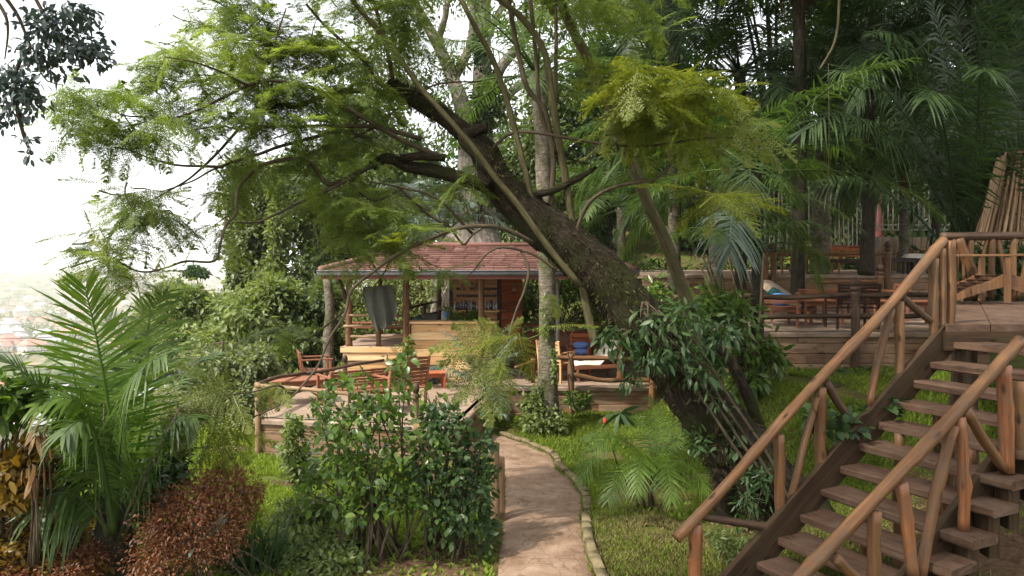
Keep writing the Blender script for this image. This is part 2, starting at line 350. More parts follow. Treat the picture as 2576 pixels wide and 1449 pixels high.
def clump_pts(clumps, n, sub=14, sig=.24, shell=.75):
    """points gathered in small tufts spread through ellipsoids; rows are centre xyz, radii xyz"""
    c = np.asarray(clumps, float); w = np.prod(c[:, 3:], 1)**.75; w /= w.sum()
    S, R = [], []
    for row, k in zip(c, w):
        ns = max(4, int(round(sub*len(c)*k)))
        d = rdir(ns); r = rng.uniform(.35, 1, size=(ns, 1))**.5*shell
        S.append(row[:3]+d*r*row[3:]); R.append(np.repeat(row[None], ns, 0))
    S = np.concatenate(S); R = np.concatenate(R); wt = rng.uniform(.4, 1.6, len(S)); wt /= wt.sum()
    idx = rng.choice(len(S), n, p=wt); off = rng.normal(size=(n, 3)); p = S[idx]+off*sig*R[idx, 3:]
    out = nrm((p-R[idx, :3])/R[idx, 3:]*.7+nrm(off))
    return p, out, S
def cl(px, py, rx, ry, d, rd=None):
    c = P(px, py, d); a, b = rx/F*d, ry/F*d
    return [*c, a, rd if rd else max(.25, (a+b)/2), b]
def foliage(mb, clumps, n, size, aspect=.45, detail=False, sub=14, sig=.24, grav=.35, jitter=.35, droop=.18):
    p, o, S = clump_pts(clumps, n, sub, sig)
    ax = nrm(o+rng.normal(size=p.shape)*.6+np.array([0, 0, -grav]))
    leaves(mb, p, ax, size*(1+jitter*rng.normal(size=n).clip(-1.6, 1.6)), aspect, detail, droop=droop); return S
def stems(mb, base, ends, r0=.02, r1=.005, sag=.15, sides=5, k=3, spread=0.):
    for e in ends:
        b = np.asarray(base, float)+rng.normal(size=3)*[r0*1.5+spread, r0*1.5+spread, 0]; m = b*.5+e*.5+np.array([0, 0, sag*np.linalg.norm(e-b)*.3])+rng.normal(size=3)*.05*np.linalg.norm(e-b)
        mb.tube([b, m, e], [r0, (r0+r1)/2, r1], sides, .05, True, k)
def bush(name, label, cat, base, clumps, n, size, mat, group=None, aspect=.45, detail=False, nst=12, r0=.02, sub=14, sig=.24, grav=.2, stem='branch', crown='foliage', droop=.18, spread=0.):
    t = thing(name, label, cat, base, group); f = MB(); S = foliage(f, clumps, n, size, aspect, detail, sub, sig, grav, droop=droop)
    s = MB(); k = rng.choice(len(S), min(nst, len(S)), replace=False); stems(s, base, S[k], r0, spread=spread)
    f.build(crown, M[mat], t); s.build('stem', M[stem], t); return t
def tree(name, label, cat, trunk, rad, clumps, n, size, mat, group=None, bark='branch', aspect=.5, limbs=10, sub=16, sig=.25, sides=9, lr=.35, rough=.06):
    trunk = np.asarray(trunk, float); t = thing(name, label, cat, trunk[0], group)
    b = MB(); b.tube(trunk, rad, sides, rough, True, 5); f = MB(); S = foliage(f, clumps, n, size, aspect, False, sub, sig)
    for e in S[rng.choice(len(S), min(limbs, len(S)), replace=False)]:
        j = rng.integers(max(1, len(trunk)//2), len(trunk)); a = trunk[j]; r = np.atleast_1d(rad)[min(j, len(np.atleast_1d(rad))-1)]
        b.tube([a, a*.5+e*.5+[0, 0, .12*np.linalg.norm(e-a)], e], [r*lr*1.6, r*lr, r*.12], 6, .05, True, 4)
    b.build('trunk', M[bark], t); f.build('crown', M[mat], t); return t
# feathery twice-divided fronds ------------------------------------------------
def bip(np_=13, nl=7, droop=.25, seed=0):
    r = np.random.default_rng(seed); V = []; T = []; Q = []
    def pos(t): return np.array([0, t, -droop*t*t])
    k = 0
    ts = np.linspace(0, 1, 6)
    for i, t in enumerate(ts):
        w = .009*(1-.7*t); p = pos(t); V += [p+[w, 0, 0], p-[w, 0, 0]]
        if i: Q.append((k+2*i-2, k+2*i, k+2*i+1, k+2*i-1))
    k = len(V)
    for i in range(np_):
        t = .16+.84*i/(np_-1); b = pos(t); L = .3*math.sin(math.pi*(.16+.8*t))**.8*(1+.12*r.normal())
        for sgn in (-1, 1):
            a = math.radians(62-30*t+6*r.normal()); d = np.array([sgn*math.sin(a), math.cos(a), -.18-.3*droop*t+.12*r.normal()]); d /= np.linalg.norm(d)
            pr = np.array([-sgn*math.cos(a), math.sin(a), 0.])
            for j in range(nl):
                f = (j+.6)/nl; c = b+d*L*f+np.array([0, 0, -.12*L*f*f]); ll = .06*(1-.45*f)*(1+.1*r.normal())
                for s2 in (-1, 1):
                    e = pr*s2*.8+d*.6; V += [c-d*.0125, c+e*ll+np.array([0, 0, -.2*ll+.2*ll*r.normal()]), c+d*.0135]; T.append((k, k+1, k+2)); k += 3
    return np.array(V), np.array(T), np.array(Q)
BIP = [bip(13, 7, dr, i) for i, dr in enumerate((.12, .25, .4, .55))]
def place(mb, tpl, org, axis, up, size):
    V, T, Q = tpl; org = np.asarray(org, float); m = len(org); ax = nrm(axis); sd = nrm(np.cross(ax, up)); nn = np.cross(sd, ax)
    s = np.broadcast_to(np.asarray(size, float), (m,))[:, None, None]
    W = org[:, None]+s*(V[None, :, :1]*sd[:, None]+V[None, :, 1:2]*ax[:, None]+V[None, :, 2:]*nn[:, None])
    off = (np.arange(m)*len(V))[:, None, None]
    mb.add(W, (T[None]+off).reshape(-1, 3), (Q[None]+off).reshape(-1, 4) if len(Q) else None)
def sprays(fm, tm, clusters, size=.5, per=6, twig=.5, away=None, flat=.75):
    """clusters: (px, py, rx, ry, depth, sprays); twig-end rosettes of feathery fronds"""
    O, A, U, S = [], [], [], []
    for px, py, rx, ry, d, n in clusters:
        for _ in range(int(n)):
            a = rng.random()*6.283; q = math.sqrt(rng.random())
            e = P(px+rx*q*math.cos(a), py+ry*q*math.sin(a), d+rng.normal()*.35)
            g = nrm(np.array([rng.normal()*.6, rng.normal()*.6, rng.normal()*.25])+(0 if away is None else nrm(e-away)*.9))
            b = e-g*twig*rng.uniform(.6, 1.3)+[0, 0, -.05]
            tm.tube([b, (b+e)/2+rng.normal(size=3)*.03, e], [.009, .007, .004], 4, 0, False, 2)
            k = max(3, per+rng.integers(-1, 2)); az0 = rng.random()*6.283
            for i in range(k):
                az = az0+i*6.283/k+rng.normal()*.25
                dv = nrm(np.array([math.cos(az), math.sin(az), rng.normal()*.22-.08])*flat+g*.55)
                O.append(e-g*twig*.25*rng.random()); A.append(dv); U.append(nrm(np.array([0, 0, 1.])+rng.normal(size=3)*.22)); S.append(size*rng.uniform(.7, 1.25))
    O, A, U, S = map(np.array, (O, A, U, S)); pick = rng.integers(0, 4, len(O))
    for i in range(4):
        q = pick == i
        if q.any(): place(fm, BIP[i], O[q], A[q], U[q], S[q])
# palms -------------------------------------------------------------------------
def frond(mb, pts, ll=.6, n=46, w=.03, droop=.35, start=.18, hint=(0, 0, 1), fwd=.75, lift=.18, rr=.022, rag=.1, bipl=1., sides=5):
    """one feather-shaped palm frond along a curve: rachis and leaflets"""
    pts, _ = spline(pts, np.ones(len(pts)), 8); n0 = len(pts)
    sl = np.concatenate([[0], np.cumsum(np.linalg.norm(np.diff(pts, axis=0), axis=1))]); sl /= sl[-1]
    mb.tube(pts, np.interp(sl, [0, .2, 1], [rr*1.7, rr, rr*.22]), sides, .03)
    t = np.linspace(start, .995, n); t = np.concatenate([t, t+.5/n]); sg = np.concatenate([np.ones(n), -np.ones(n)])
    t = (t+rng.normal(size=2*n)*.12/n).clip(start, 1)
    b = np.stack([np.interp(t, sl, pts[:, i]) for i in range(3)], 1); tg = nrm(np.stack([np.interp(t, sl, np.gradient(pts, axis=0)[:, i]) for i in range(3)], 1))
    sd = nrm(np.cross(tg, np.asarray(hint, float))); nn = np.cross(sd, tg)
    u = (t-start)/(1-start); L = ll*np.interp(u, [0, .12, .45, .8, 1], [.45, .85, 1, .72, .35])*(1+rag*rng.normal(size=2*n))
    fw = np.interp(u, [0, .7, 1], [fwd*.55, fwd, fwd*2.6])
    d = nrm(sd*sg[:, None]+tg*(fw+rng.normal(size=2*n)*rag)[:, None]+nn*(lift+rng.normal(size=2*n)*rag*1.2)[:, None])
    wv = nrm(np.cross(d, nn)); g = np.array([0, 0, -1.]); dr = (droop*(1+.5*rng.normal(size=2*n)))[:, None]; L = L[:, None]
    S = []
    for f, k in ((0, .45), (.3, 1.), (.68, .75), (1., .06)):
        c = b+d*L*f+g*L*dr*f*f; S += [c+wv*w*k/2, c-wv*w*k/2]
    v = np.stack(S, 1); i = np.arange(2*n)[:, None]*8
    mb.add(v, None, np.concatenate([i+f for f in ([0, 2, 3, 1], [2, 4, 5, 3], [4, 6, 7, 5])]))
def arc(base, az, el, L, bend, n=7):
    """curve leaving base at an elevation and bending down"""
    p = np.array(base, float); out = [p.copy()]; e = el
    for i in range(n-1):
        d = np.array([math.cos(az)*math.cos(e), math.sin(az)*math.cos(e), math.sin(e)]); p = p+d*L/(n-1); out.append(p.copy()); e -= bend/(n-1)*(.5+i*1./(n-2))
    return out
def palm(name, label, base, top, r, nf, L, mat='palm', ll=.6, el=(0.1, 1.25), bend=(.8, 1.6), cat='palm tree', group=None, bark='palm_bark', droop=.4, n=42, w=.032, az=None, skirt=0, trunk=True, lean=None, rr=.022, flare=1.25):
    base = np.asarray(base, float); top = np.asarray(top, float); t = thing(name, label, cat, base, group)
    if trunk:
        b = MB(); k = 14; s = np.linspace(0, 1, k)[:, None]; pp = base*(1-s)+top*s+np.array([[.15*math.sin(3*a)*np.linalg.norm(top-base)*.08, 0, 0] for a in s[:, 0]])
        b.tube(pp, r*np.interp(s[:, 0], [0, .06, .2, .9, 1], [flare, (1+flare)/2, 1, .9, 1.1]), 12, .07, True, 3); b.build('trunk', M[bark], t)
    for i in range(nf):
        a = (i*2.399+rng.normal()*.2) if az is None else rng.uniform(*az); q = (i+.5)/nf
        e = el[0]+(el[1]-el[0])*q+rng.normal()*.1; m = MB()
        frond(m, arc(top+rng.normal(size=3)*r*.4, a, e, L*rng.uniform(.8, 1.1), rng.uniform(*bend)), ll*rng.uniform(.85, 1.1), n, w, droop*rng.uniform(.6, 1.4), rr=rr)
        m.build('frond', M[mat], t)
    if skirt:
        m = MB()
        for i in range(skirt):
            a = rng.random()*6.283; q = top+np.array([math.cos(a), math.sin(a), 0])*r*rng.uniform(.9, 2.)+[0, 0, .2]
            m.tube([q, q+np.array([math.cos(a)*.15, math.sin(a)*.15, -.5]), q+np.array([math.cos(a)*.1, math.sin(a)*.1, -rng.uniform(.8, 1.6)])], [.02, .014, .004], 4, .1)
        m.build('dead_skirt', M['fibre'], t)
    return t
# ---------------------------------------------------------------- ground, path
def build_ground():
    n = 330; u = np.linspace(-1, 1, n); k = 9.2; c = np.sinh(k*u)/math.sinh(k)*4600
    X, Y = np.meshgrid(c, c+9, indexing='xy'); Z = gz(X, Y)
    i = np.arange(n-1)[:, None]*n+np.arange(n-1)[None]
    m = MB().add(np.stack([X, Y, Z], -1).reshape(-1, 3), None, np.stack([i, i+1, i+n+1, i+n], -1).reshape(-1, 4))
    tag(m.build('ground', M['ground']), kind='structure')
build_ground()
PL = [(1245, 1560), (1253, 1449), (1258, 1380), (1262, 1320), (1266, 1260), (1266, 1200), (1245, 1160), (1205, 1120), (1150, 1085), (1120, 1070)]
PR = [(1545, 1560), (1492, 1449), (1470, 1380), (1462, 1320), (1466, 1265), (1440, 1215), (1400, 1182), (1388, 1152), (1330, 1124), (1255, 1098)]
def gpath():
    a = np.array([G(*p) for p in PL]); b = np.array([G(*p) for p in PR]); one = np.ones(len(a))
    a, _ = spline(a, one, 8); b, _ = spline(b, one, 8); k = 9; s = np.linspace(0, 1, k)[None, :, None]
    v = a[:, None]*(1-s)+b[:, None]*s; v[..., 2] = gz(v[..., 0], v[..., 1])+.03+.012*rng.normal(size=v.shape[:2])*.5
    v[:, 0, 2] -= .03; v[:, -1, 2] -= .03
    i = np.arange(len(a)-1)[:, None]*k+np.arange(k-1)[None]
    tag(MB().add(v.reshape(-1, 3), None, np.stack([i, i+1, i+k+1, i+k], -1).reshape(-1, 4)).build('path', M['path']), kind='structure')
    return a, b
PA, PB = gpath()
def kerb():
    t = thing('stone_edging', 'low mossy stone edging curving along the right side of the dirt path', 'edging', PB[20])
    sl = np.concatenate([[0], np.cumsum(np.linalg.norm(np.diff(PB, axis=0), axis=1))]); s = 0.1
    while s < sl[-1]-.3:
        L = rng.uniform(.26, .42); q = [np.array([np.interp(x, sl, PB[:, i]) for i in range(3)]) for x in (s, s+L-.012)]
        d = nrm(q[1]-q[0]); o = np.array([d[1], -d[0], 0])*.05
        if o[0] < 0 and False: o = -o
        h = rng.uniform(.09, .14); m = MB()
        for lay in range(2):
            m.beam(q[0]+o+[0, 0, h*(lay*.5)], q[1]+o+[0, 0, h*(lay*.5)], .1+rng.normal()*.008, h*.48, bev=.02)
        for a in m.V: a += rng.normal(size=a.shape)*.007
        m.build('stone', M['stone'], t); s += L
kerb()
# ---------------------------------------------------------------- terraces
ZL, ZU, ZT = .12, 1.51, 2.44
def slab(name, poly, z, mat, th=.1):
    m = MB(); m.prism(poly, z-th, z, axis=2); return tag(m.build(name, M[mat], smooth=False), kind='structure')
TA, TB, TC, TD = (-4.35, 13.2), (-.95, 12.5), (-.35, 16.5), (3.3, 16.5)
slab('terrace_floor', [TA, TB, TC, TD, (3.3, 25), (-4.3, 25), (-4.3, 17)], ZL, 'concrete')
slab('upper_terrace_floor', [(3.3, 14.0), (8.6, 14.0), (13, 19.6), (3.3, 19.6)], ZU, 'concrete')
slab('top_terrace_floor', [(3.0, 19.7), (16, 19.7), (16, 29), (3.0, 29)], ZT, 'concrete')
def plank_wall(name, label, a, b, z0, z1, rows, cap=True, mat='wall_plank'):
    a = np.array([*a, 0.]); b = np.array([*b, 0.]); t = thing(name, label, 'retaining wall', (a+b)/2)
    d = nrm(b-a); L = np.linalg.norm(b-a); out = np.array([d[1], -d[0], 0]); h = (z1-z0)/rows
    m = MB()
    for r in range(rows):
        s = 0.
        while s < L-.02:
            e = min(L, s+rng.uniform(1.6, 3.)); z = z0+h*(r+.5)
            m.beam(a+d*(s+.003)+out*(.03+rng.normal()*.004)+[0, 0, z], a+d*(e-.003)+out*(.03+rng.normal()*.004)+[0, 0, z], .05, h-.008); s = e
    m.build('planking', M[mat], t, smooth=False)
    if cap:
        c = MB(); c.beam(a+out*.0+[0, 0, z1-.06+.03], b+out*.0+[0, 0, z1-.06+.03], .2, .1, bev=.02); c.build('coping', M['concrete'], t, smooth=False)
    return t
plank_wall('plank_wall', 'warm brown plank wall under the lower terrace, left of the hibiscus bush', TA, TB, -.62, .1, 4)
plank_wall('plank_wall', 'weathered plank wall of the lower terrace on either side of the ivy-clad palm trunk', TC, TD, -.62, .1, 4)
plank_wall('plank_wall', 'short side plank wall of the lower terrace beside the end of the path', TB, TC, -.6, .1, 4)
plank_wall('plank_wall', 'long shaded plank wall of the upper terrace behind the staircase', (3.3, 14), (8.6, 14), .2, ZU-.02, 7)
plank_wall('plank_wall', 'brown plank wall stepping up to the top terrace behind the garden furniture', (3.3, 19.65), (14, 19.65), ZU, ZT-.02, 5)
# ---------------------------------------------------------------- log railings
def log(a, b, r, r2=None, rough=.045, k=6, bow=.012, sides=10):
    """peeled log from a to b, bowed a little, with knots and a wavering surface"""
    a = np.asarray(a, float); b = np.asarray(b, float); L = np.linalg.norm(b-a); k = int(min(46, max(k, L/.075))); s = np.linspace(0, 1, k)[:, None]
    p = a*(1-s)+b*s; w = rng.normal(size=3)*bow*L; p = p+np.sin(s*math.pi)*w+np.sin(s*math.pi*rng.uniform(2, 4)+rng.random()*6)*rng.normal(size=3)*bow*.35*L
    rad = np.linspace(r, r2 or r*.9, k)*(1+.035*np.sin(s[:, 0]*L*5+rng.random()*6)+.03*np.sin(s[:, 0]*L*13+rng.random()*6))
    m = MB(); m.tube(p, rad, sides, rough*.5, True); v = m.V[0]; t = nrm(b-a)
    for _ in range(int(L*2.2+1)):
        c = v[rng.integers(0, k*sides)]; g = np.exp(-np.sum((v-c)**2, 1)/(2*(.55*r)**2)); ax = v-a-np.outer((v-a)@t, t); v += nrm(ax)*(g*r*rng.uniform(.12, .34))[:, None]
    return m
def cap_post(t, p, z0, z1, r, mat):
    log([*p, z0], [*p, z1-.22], r, bow=0).build('post', M[mat], t)
    m = MB(); m.lathe((p[0], p[1], z1-.22), [(0, -.01), (r*1.1, 0), (r*1.12, .05), (r*.75, .07), (r*.75, .085), (r*1.05, .1), (r*1.1, .17), (r*.7, .225), (0, .235)], 10); m.build('carved_cap', M['dark_log'], t)
def railing(label, posts, rails, mat='dark_log', cap='dark_log', group=None, name='log_railing', r=.055, rr=.035):
    t = thing(name, label, 'railing', posts[0][0], group)
    for (p, z0, z1, capped) in posts:
        if capped: cap_post(t, p[:2], z0, z1, r, mat)
        else: log([p[0], p[1], z0], [p[0], p[1], z1], r, bow=.004).build('post', M[mat], t)
    for a, b in rails: log(a, b, rr).build('rail', M[mat], t)
    return t
def pt(px, y, d): return P(px, y, d)
# lower terrace, left: front rail and side rail
a, b = P(643, 968, 13.05), P(1046, 1003, 12.45)
railing('sun-bleached log railing along the front edge of the lower left terrace', [(P(648, 965, 13.1), -.7, P(648, 962, 13.1)[2], False), (P(1046, 968, 12.5), -.4, P(1046, 966, 12.5)[2], True)], [(a, b)], 'reed')
railing('dark log railing running from the left terrace corner back to the bar', [(P(868, 900, 16.9), .0, P(868, 895, 16.9)[2], True)], [(P(643, 968, 13.1), P(770, 940, 15.2)), (P(770, 940, 15.2), P(965, 905, 17.1)), (P(660, 1000, 13.15), P(868, 940, 16.85))], 'dark_log')
railing('orange log railing with thick post on the lower terrace right of the ivy-clad palm', [(P(1436, 896, 16.25), -.5, P(1436, 890, 16.25)[2], False), (P(1640, 900, 16.25), -.3, P(1640, 893, 16.25)[2], False)], [(P(1398, 899, 16.25), P(1650, 903, 16.25)), (P(1440, 944, 16.25), P(1650, 955, 16.25))], 'log', r=.075, rr=.055)
railing('short slanting log rail left of the ivy-clad palm trunk', [(P(1341, 905, 17.), ZL, P(1341, 902, 17.)[2], False)], [(P(1296, 925, 16.7), P(1348, 906, 17.0))], 'log', r=.05)
# upper terrace
railing('dark log railing with capped posts along the upper terrace front edge', [(P(2152, 703, 13.85), .3, P(2152, 700, 13.85)[2], True), (P(1911, 750, 13.9), 1.2, P(1911, 735, 13.9)[2], False), (P(1678, 835, 14.), .4, P(1678, 712, 14.)[2], True)], [(P(1690, 746, 13.9), P(2152, 743, 13.9)), (P(2152, 743, 13.9), P(2345, 741, 13.9)), (P(1910, 797, 13.9), P(2152, 794, 13.9)), (P(2152, 794, 13.9), P(2345, 792, 13.9))], r=.08, rr=.05)
railing('light log railing with a capped post in the middle of the upper terrace', [(P(2214, 668, 17.3), ZU, P(2214, 666, 17.3)[2], True), (P(2046, 700, 17.3), ZU, P(2046, 705, 17.3)[2], False)], [(P(2046, 712, 17.3), P(2214, 709, 17.3)), (P(2046, 752, 17.3), P(2214, 750, 17.3))], 'log', r=.075)
railing('thin log railing with capped posts on the edge of the top terrace', [(P(2233, 611, 19.5), ZU, P(2233, 609, 19.5)[2], True), (P(1926, 620, 19.5), ZU, P(1926, 612, 19.5)[2], True), (P(1946, 620, 19.5), ZU, P(1946, 612, 19.5)[2], True)], [(P(1926, 640, 19.5), P(2233, 637, 19.5))], 'log', r=.08, rr=.045)
railing('low log post fence half hidden behind the hibiscus bush beside the path', [(G(1246, 1312), -.15, P(1246, 1115, G(1246, 1312)[1])[2], False), (G(1258, 1300), -.15, P(1258, 1150, G(1258, 1300)[1])[2], False), (G(1190, 1280), -.15, .62, False), (G(1147, 1260), -.2, .6, False), (G(1097, 1240), -.2, .55, False), (G(1054, 1222), -.25, .55, False)], [(G(1246, 1312)+[0, 0, .72], G(1054, 1222)+[0, 0, .72])], 'reed', name='log_fence')
# ---------------------------------------------------------------- staircase
uu = np.array([.896, .444, 0]); ww = np.array([.444, -.896, 0]); S1 = np.array([2.12, 6.72, .17]); RUN, RISE = .2545, .18
def ST(s, w, z): return S1*[1, 1, 0]+uu*s+ww*w+[0, 0, z]
def SP(px, py, w):
    """picture point -> point in the staircase's upright plane at width w"""
    o = ST(0, w, 0); k = (px-CX)/F; s = (k*o[1]-o[0])/(uu[0]-k*uu[1]); q = o+uu*s; q[2] = H-(py-HY)/F*q[1]; return q
def stairs():
    t = thing('wooden_staircase', 'open wooden staircase with log handrails climbing from the lawn to the deck', 'staircase', ST(0, .6, 0))
    for k in range(-2, 11):
        s = k*RUN; z = .17+k*RISE; m = MB(); W = 1.4+rng.normal()*.015
        m.beam(ST(s+.17, 0, z-.034+rng.normal()*.004), ST(s+.17+rng.normal()*.008, W, z-.034+rng.normal()*.006), .33+rng.normal()*.008, .068, bev=.012); m.V[0] += rng.normal(size=m.V[0].shape)*.004; m.build('tread', M['tread'], t, smooth=False)
        if k % 1 == 0:
            b = MB(); b.beam(ST(s+.16, 1.27, z-.06), ST(s+.16, 1.27, z-.06-.34), .09, .2); b.build('bearer', M['stringer'], t, smooth=False)
    for w, zz in ((-.035, 0), (1.12, -.2)):
        m = MB(); m.beam(ST(-.6, w, .17-.6/RUN*RISE+.02+zz), ST(10*RUN+.08, w, .17+(10+.08/RUN)*RISE+.0+zz), .06, .3); m.build('stringer', M['stringer'], t, smooth=False)
    for px, y0, y1, w in ((2357, 960, 1140, .25), (2388, 930, 1130, .5), (2262, 1050, 1230, .2), (2175, 1150, 1300, .3), (2445, 1000, 1200, .9)):
        q = SP(px, y0, w); sk = float(np.dot(q-ST(0, w, 0), uu)); log([q[0], q[1], -.3], [q[0], q[1], min(q[2], .17+(math.floor(sk/RUN-.1))*RISE-.06)], .05).build('support_post', M['log'], t)
    # left handrail and what stands under it
    hr = log(SP(1700, 1352, -.07), SP(2376, 606, -.07), .046, .052, k=9, bow=.004).build('handrail', M['log'], t)
    for px, y0, px2, y1, r, mt in ((1749, 1318, 1747, 1640, .06, 'log_red'), (1960, 1092, 1962, 1312, .05, 'log'), (2054, 1000, 1981, 1290, .035, 'log'), (2063, 975, 2066, 1208, .055, 'log'),
                                   (2261, 758, 2264, 966, .05, 'log'), (2243, 778, 2188, 1020, .04, 'log'), (2348, 650, 2350, 872, .05, 'log'), (2367, 625, 2367, 852, .05, 'log'), (2386, 605, 2386, 852, .06, 'log')):
        log(SP(px, y0, -.07), SP(px2, y1, -.07), r, bow=.008).build('baluster', M[mt], hr)
    for px, y0, px2, y1, r in ((2076, 960, 2196, 1130, .04), (2270, 748, 2386, 838, .04), (1760, 1298, 1958, 1331, .035)):
        log(SP(px, y0, -.075), SP(px2, y1, -.075), r).build('brace', M['dark_log'], hr)
    h2 = log(SP(1990, 1475, 1.24), SP(2568, 857, 1.24), .047, .052, k=9, bow=.006).build('handrail', M['log'], t)
    for px, y0, px2, y1, r, mt in ((2199, 1285, 2195, 1470, .047, 'log'), (2266, 1215, 2296, 1450, .05, 'log_red'), (2398, 1072, 2318, 1452, .045, 'log'), (2414, 1050, 2424, 1334, .046, 'log_red'),
                                   (2524, 920, 2534, 1188, .06, 'log_red'), (2561, 960, 2566, 1155, .05, 'log')):
        log(SP(px, y0, 1.24), SP(px2, y1, 1.24), r, bow=.01).build('baluster', M[mt], h2)
    for px, y0, px2, y1, r in ((2430, 1030, 2526, 1180, .042), (2098, 1400, 2165, 1465, .04)):
        log(SP(px, y0, 1.25), SP(px2, y1, 1.25), r).build('brace', M['log'], h2)
    return t
stairs()
# ---------------------------------------------------------------- deck at the top of the stairs
ZD = 2.15
def landing():
    t = thing('wooden_deck', 'raised deck of wide grey boards at the head of the staircase', 'deck', (6, 9, ZD))
    sh = .577; y0, y1 = 7.8, 12.35
    for i in range(11):
        x = 4.36+i*.46; m = MB(); w = .452
        m.prism([(x, y0), (x+w, y0), (x+w+sh*(y1-y0), y1), (x+sh*(y1-y0), y1)], ZD-.06, ZD+rng.normal()*.003, axis=2)
        m.L[-1] = m.V[-1][:, [0, 2, 1]]+rng.random(3)*5
        m.build('board', M['tread'], t, smooth=False)
    m = MB(); m.beam((4.36, y0+.02, ZD-.16), (9.5, y0+.02, ZD-.16), .06, .2); m.beam((4.4, y0+.1, ZD-.16), (4.4+sh*4.4, y1, ZD-.16), .06, .2)
    m.build('edge_beam', M['stringer'], t, smooth=False)
    for x, y in ((4.6, 8.0), (5.8, 9.8), (6.9, 11.9), (6.2, 8.0), (8, 8.1), (8, 11)):
        log([x, y, -.3], [x, y, ZD-.1], .07).build('support_post', M['dark_log'], t)
    d = 12.15; r = log(P(2368, 596, d), P(2720, 588, d), .068, .06, rough=.07, k=12, bow=.003).build('top_rail', M['dark_log'], t)
    for a, ya, b, yb, rad in ((2396, 600, 2398, 752, .06), (2410, 600, 2474, 748, .085), (2441, 600, 2443, 752, .045), (2484, 597, 2459, 700, .03), (2459, 700, 2447, 752, .03), (2495, 597, 2494, 752, .05), (2508, 597, 2540, 752, .035), (2549, 597, 2549, 752, .05), (2596, 597, 2560, 752, .04), (2424, 646, 2426, 752, .03), (2409, 625, 2411, 752, .03), (2640, 597, 2640, 752, .05)):
        log(P(a, ya, d), P(b, yb, d), rad, bow=.01).build('baluster', M['log'], r)
    return t
landing()
def cape_chair():
    d = 11.3; t = thing('deck_chair', 'low wooden lounge chair with broad arms on the raised deck', 'chair', P(2490, 764, d))
    y1, y2 = d, d+.62; k = d/F
    def X(px): return (px-CX)*k
    def Zz(py): return H-(py-HY)*k
    for y in (y1, y2):
        dy = y
        top = [(2397, 746), (2437, 723), (2470, 714), (2500, 703), (2524, 690), (2540, 688)]; bot = [(2540, 716), (2522, 722), (2480, 732), (2440, 745), (2403, 757)]
        m = MB(); m.prism([(X(a), Zz(b)) for a, b in top+bot][::-1], dy-.02, dy+.02); m.build('side_board', M['log'], t, smooth=False)
        m = MB(); m.prism([(X(a), Zz(b)) for a, b in [(2536, 690), (2550, 691), (2600, 705), (2680, 735), (2680, 752), (2600, 726), (2536, 720)]], dy+.022, dy+.05); m.build('side_board', M['log'], t, smooth=False)
        m = MB(); m.beam((X(2396), dy, Zz(643)), (X(2600), dy, Zz(641)), .13, .035); m.build('armrest', M['log'], t, smooth=False)
        m = MB(); m.beam((X(2531), dy-.03, Zz(760)-.01), (X(2531), dy-.03, Zz(646)), .1, .035, up=(0, 1, 0)); m.build('front_leg', M['log'], t, smooth=False)
    m = MB()
    for i in range(6):
        x = 2420+i*20; z = np.interp(x, [2397, 2437, 2470, 2500, 2524], [743, 720, 711, 700, 687]); m.beam((X(x), y1+.022, Zz(z)-.035), (X(x), y2-.022, Zz(z)-.035), .1, .02)
    m.build('seat', M['chair_dark'], t, smooth=False)
cape_chair()
def poles():
    for i in range(54):
        q = i/53; d = 13.0+rng.uniform(0, .4); bx = 2452+q*150+rng.normal()*4; tx = 2504+q*108+rng.normal()*5; ty = 408-25*min(1, q*3)+rng.normal()*8
        a = P(bx, 600, d); b = P(tx, ty, d+.35); a = a+(a-b)*.8
        o = log(a, b,   .026*rng.uniform(.8, 1.25), .022, bow=.003, sides=7).build('leaning_pole', M['reed'], off=a)
        tag(o, 'slim brown wooden pole leaning in the tall bundle behind the deck rail', 'pole', 'poles leaning behind the deck rail')
poles()
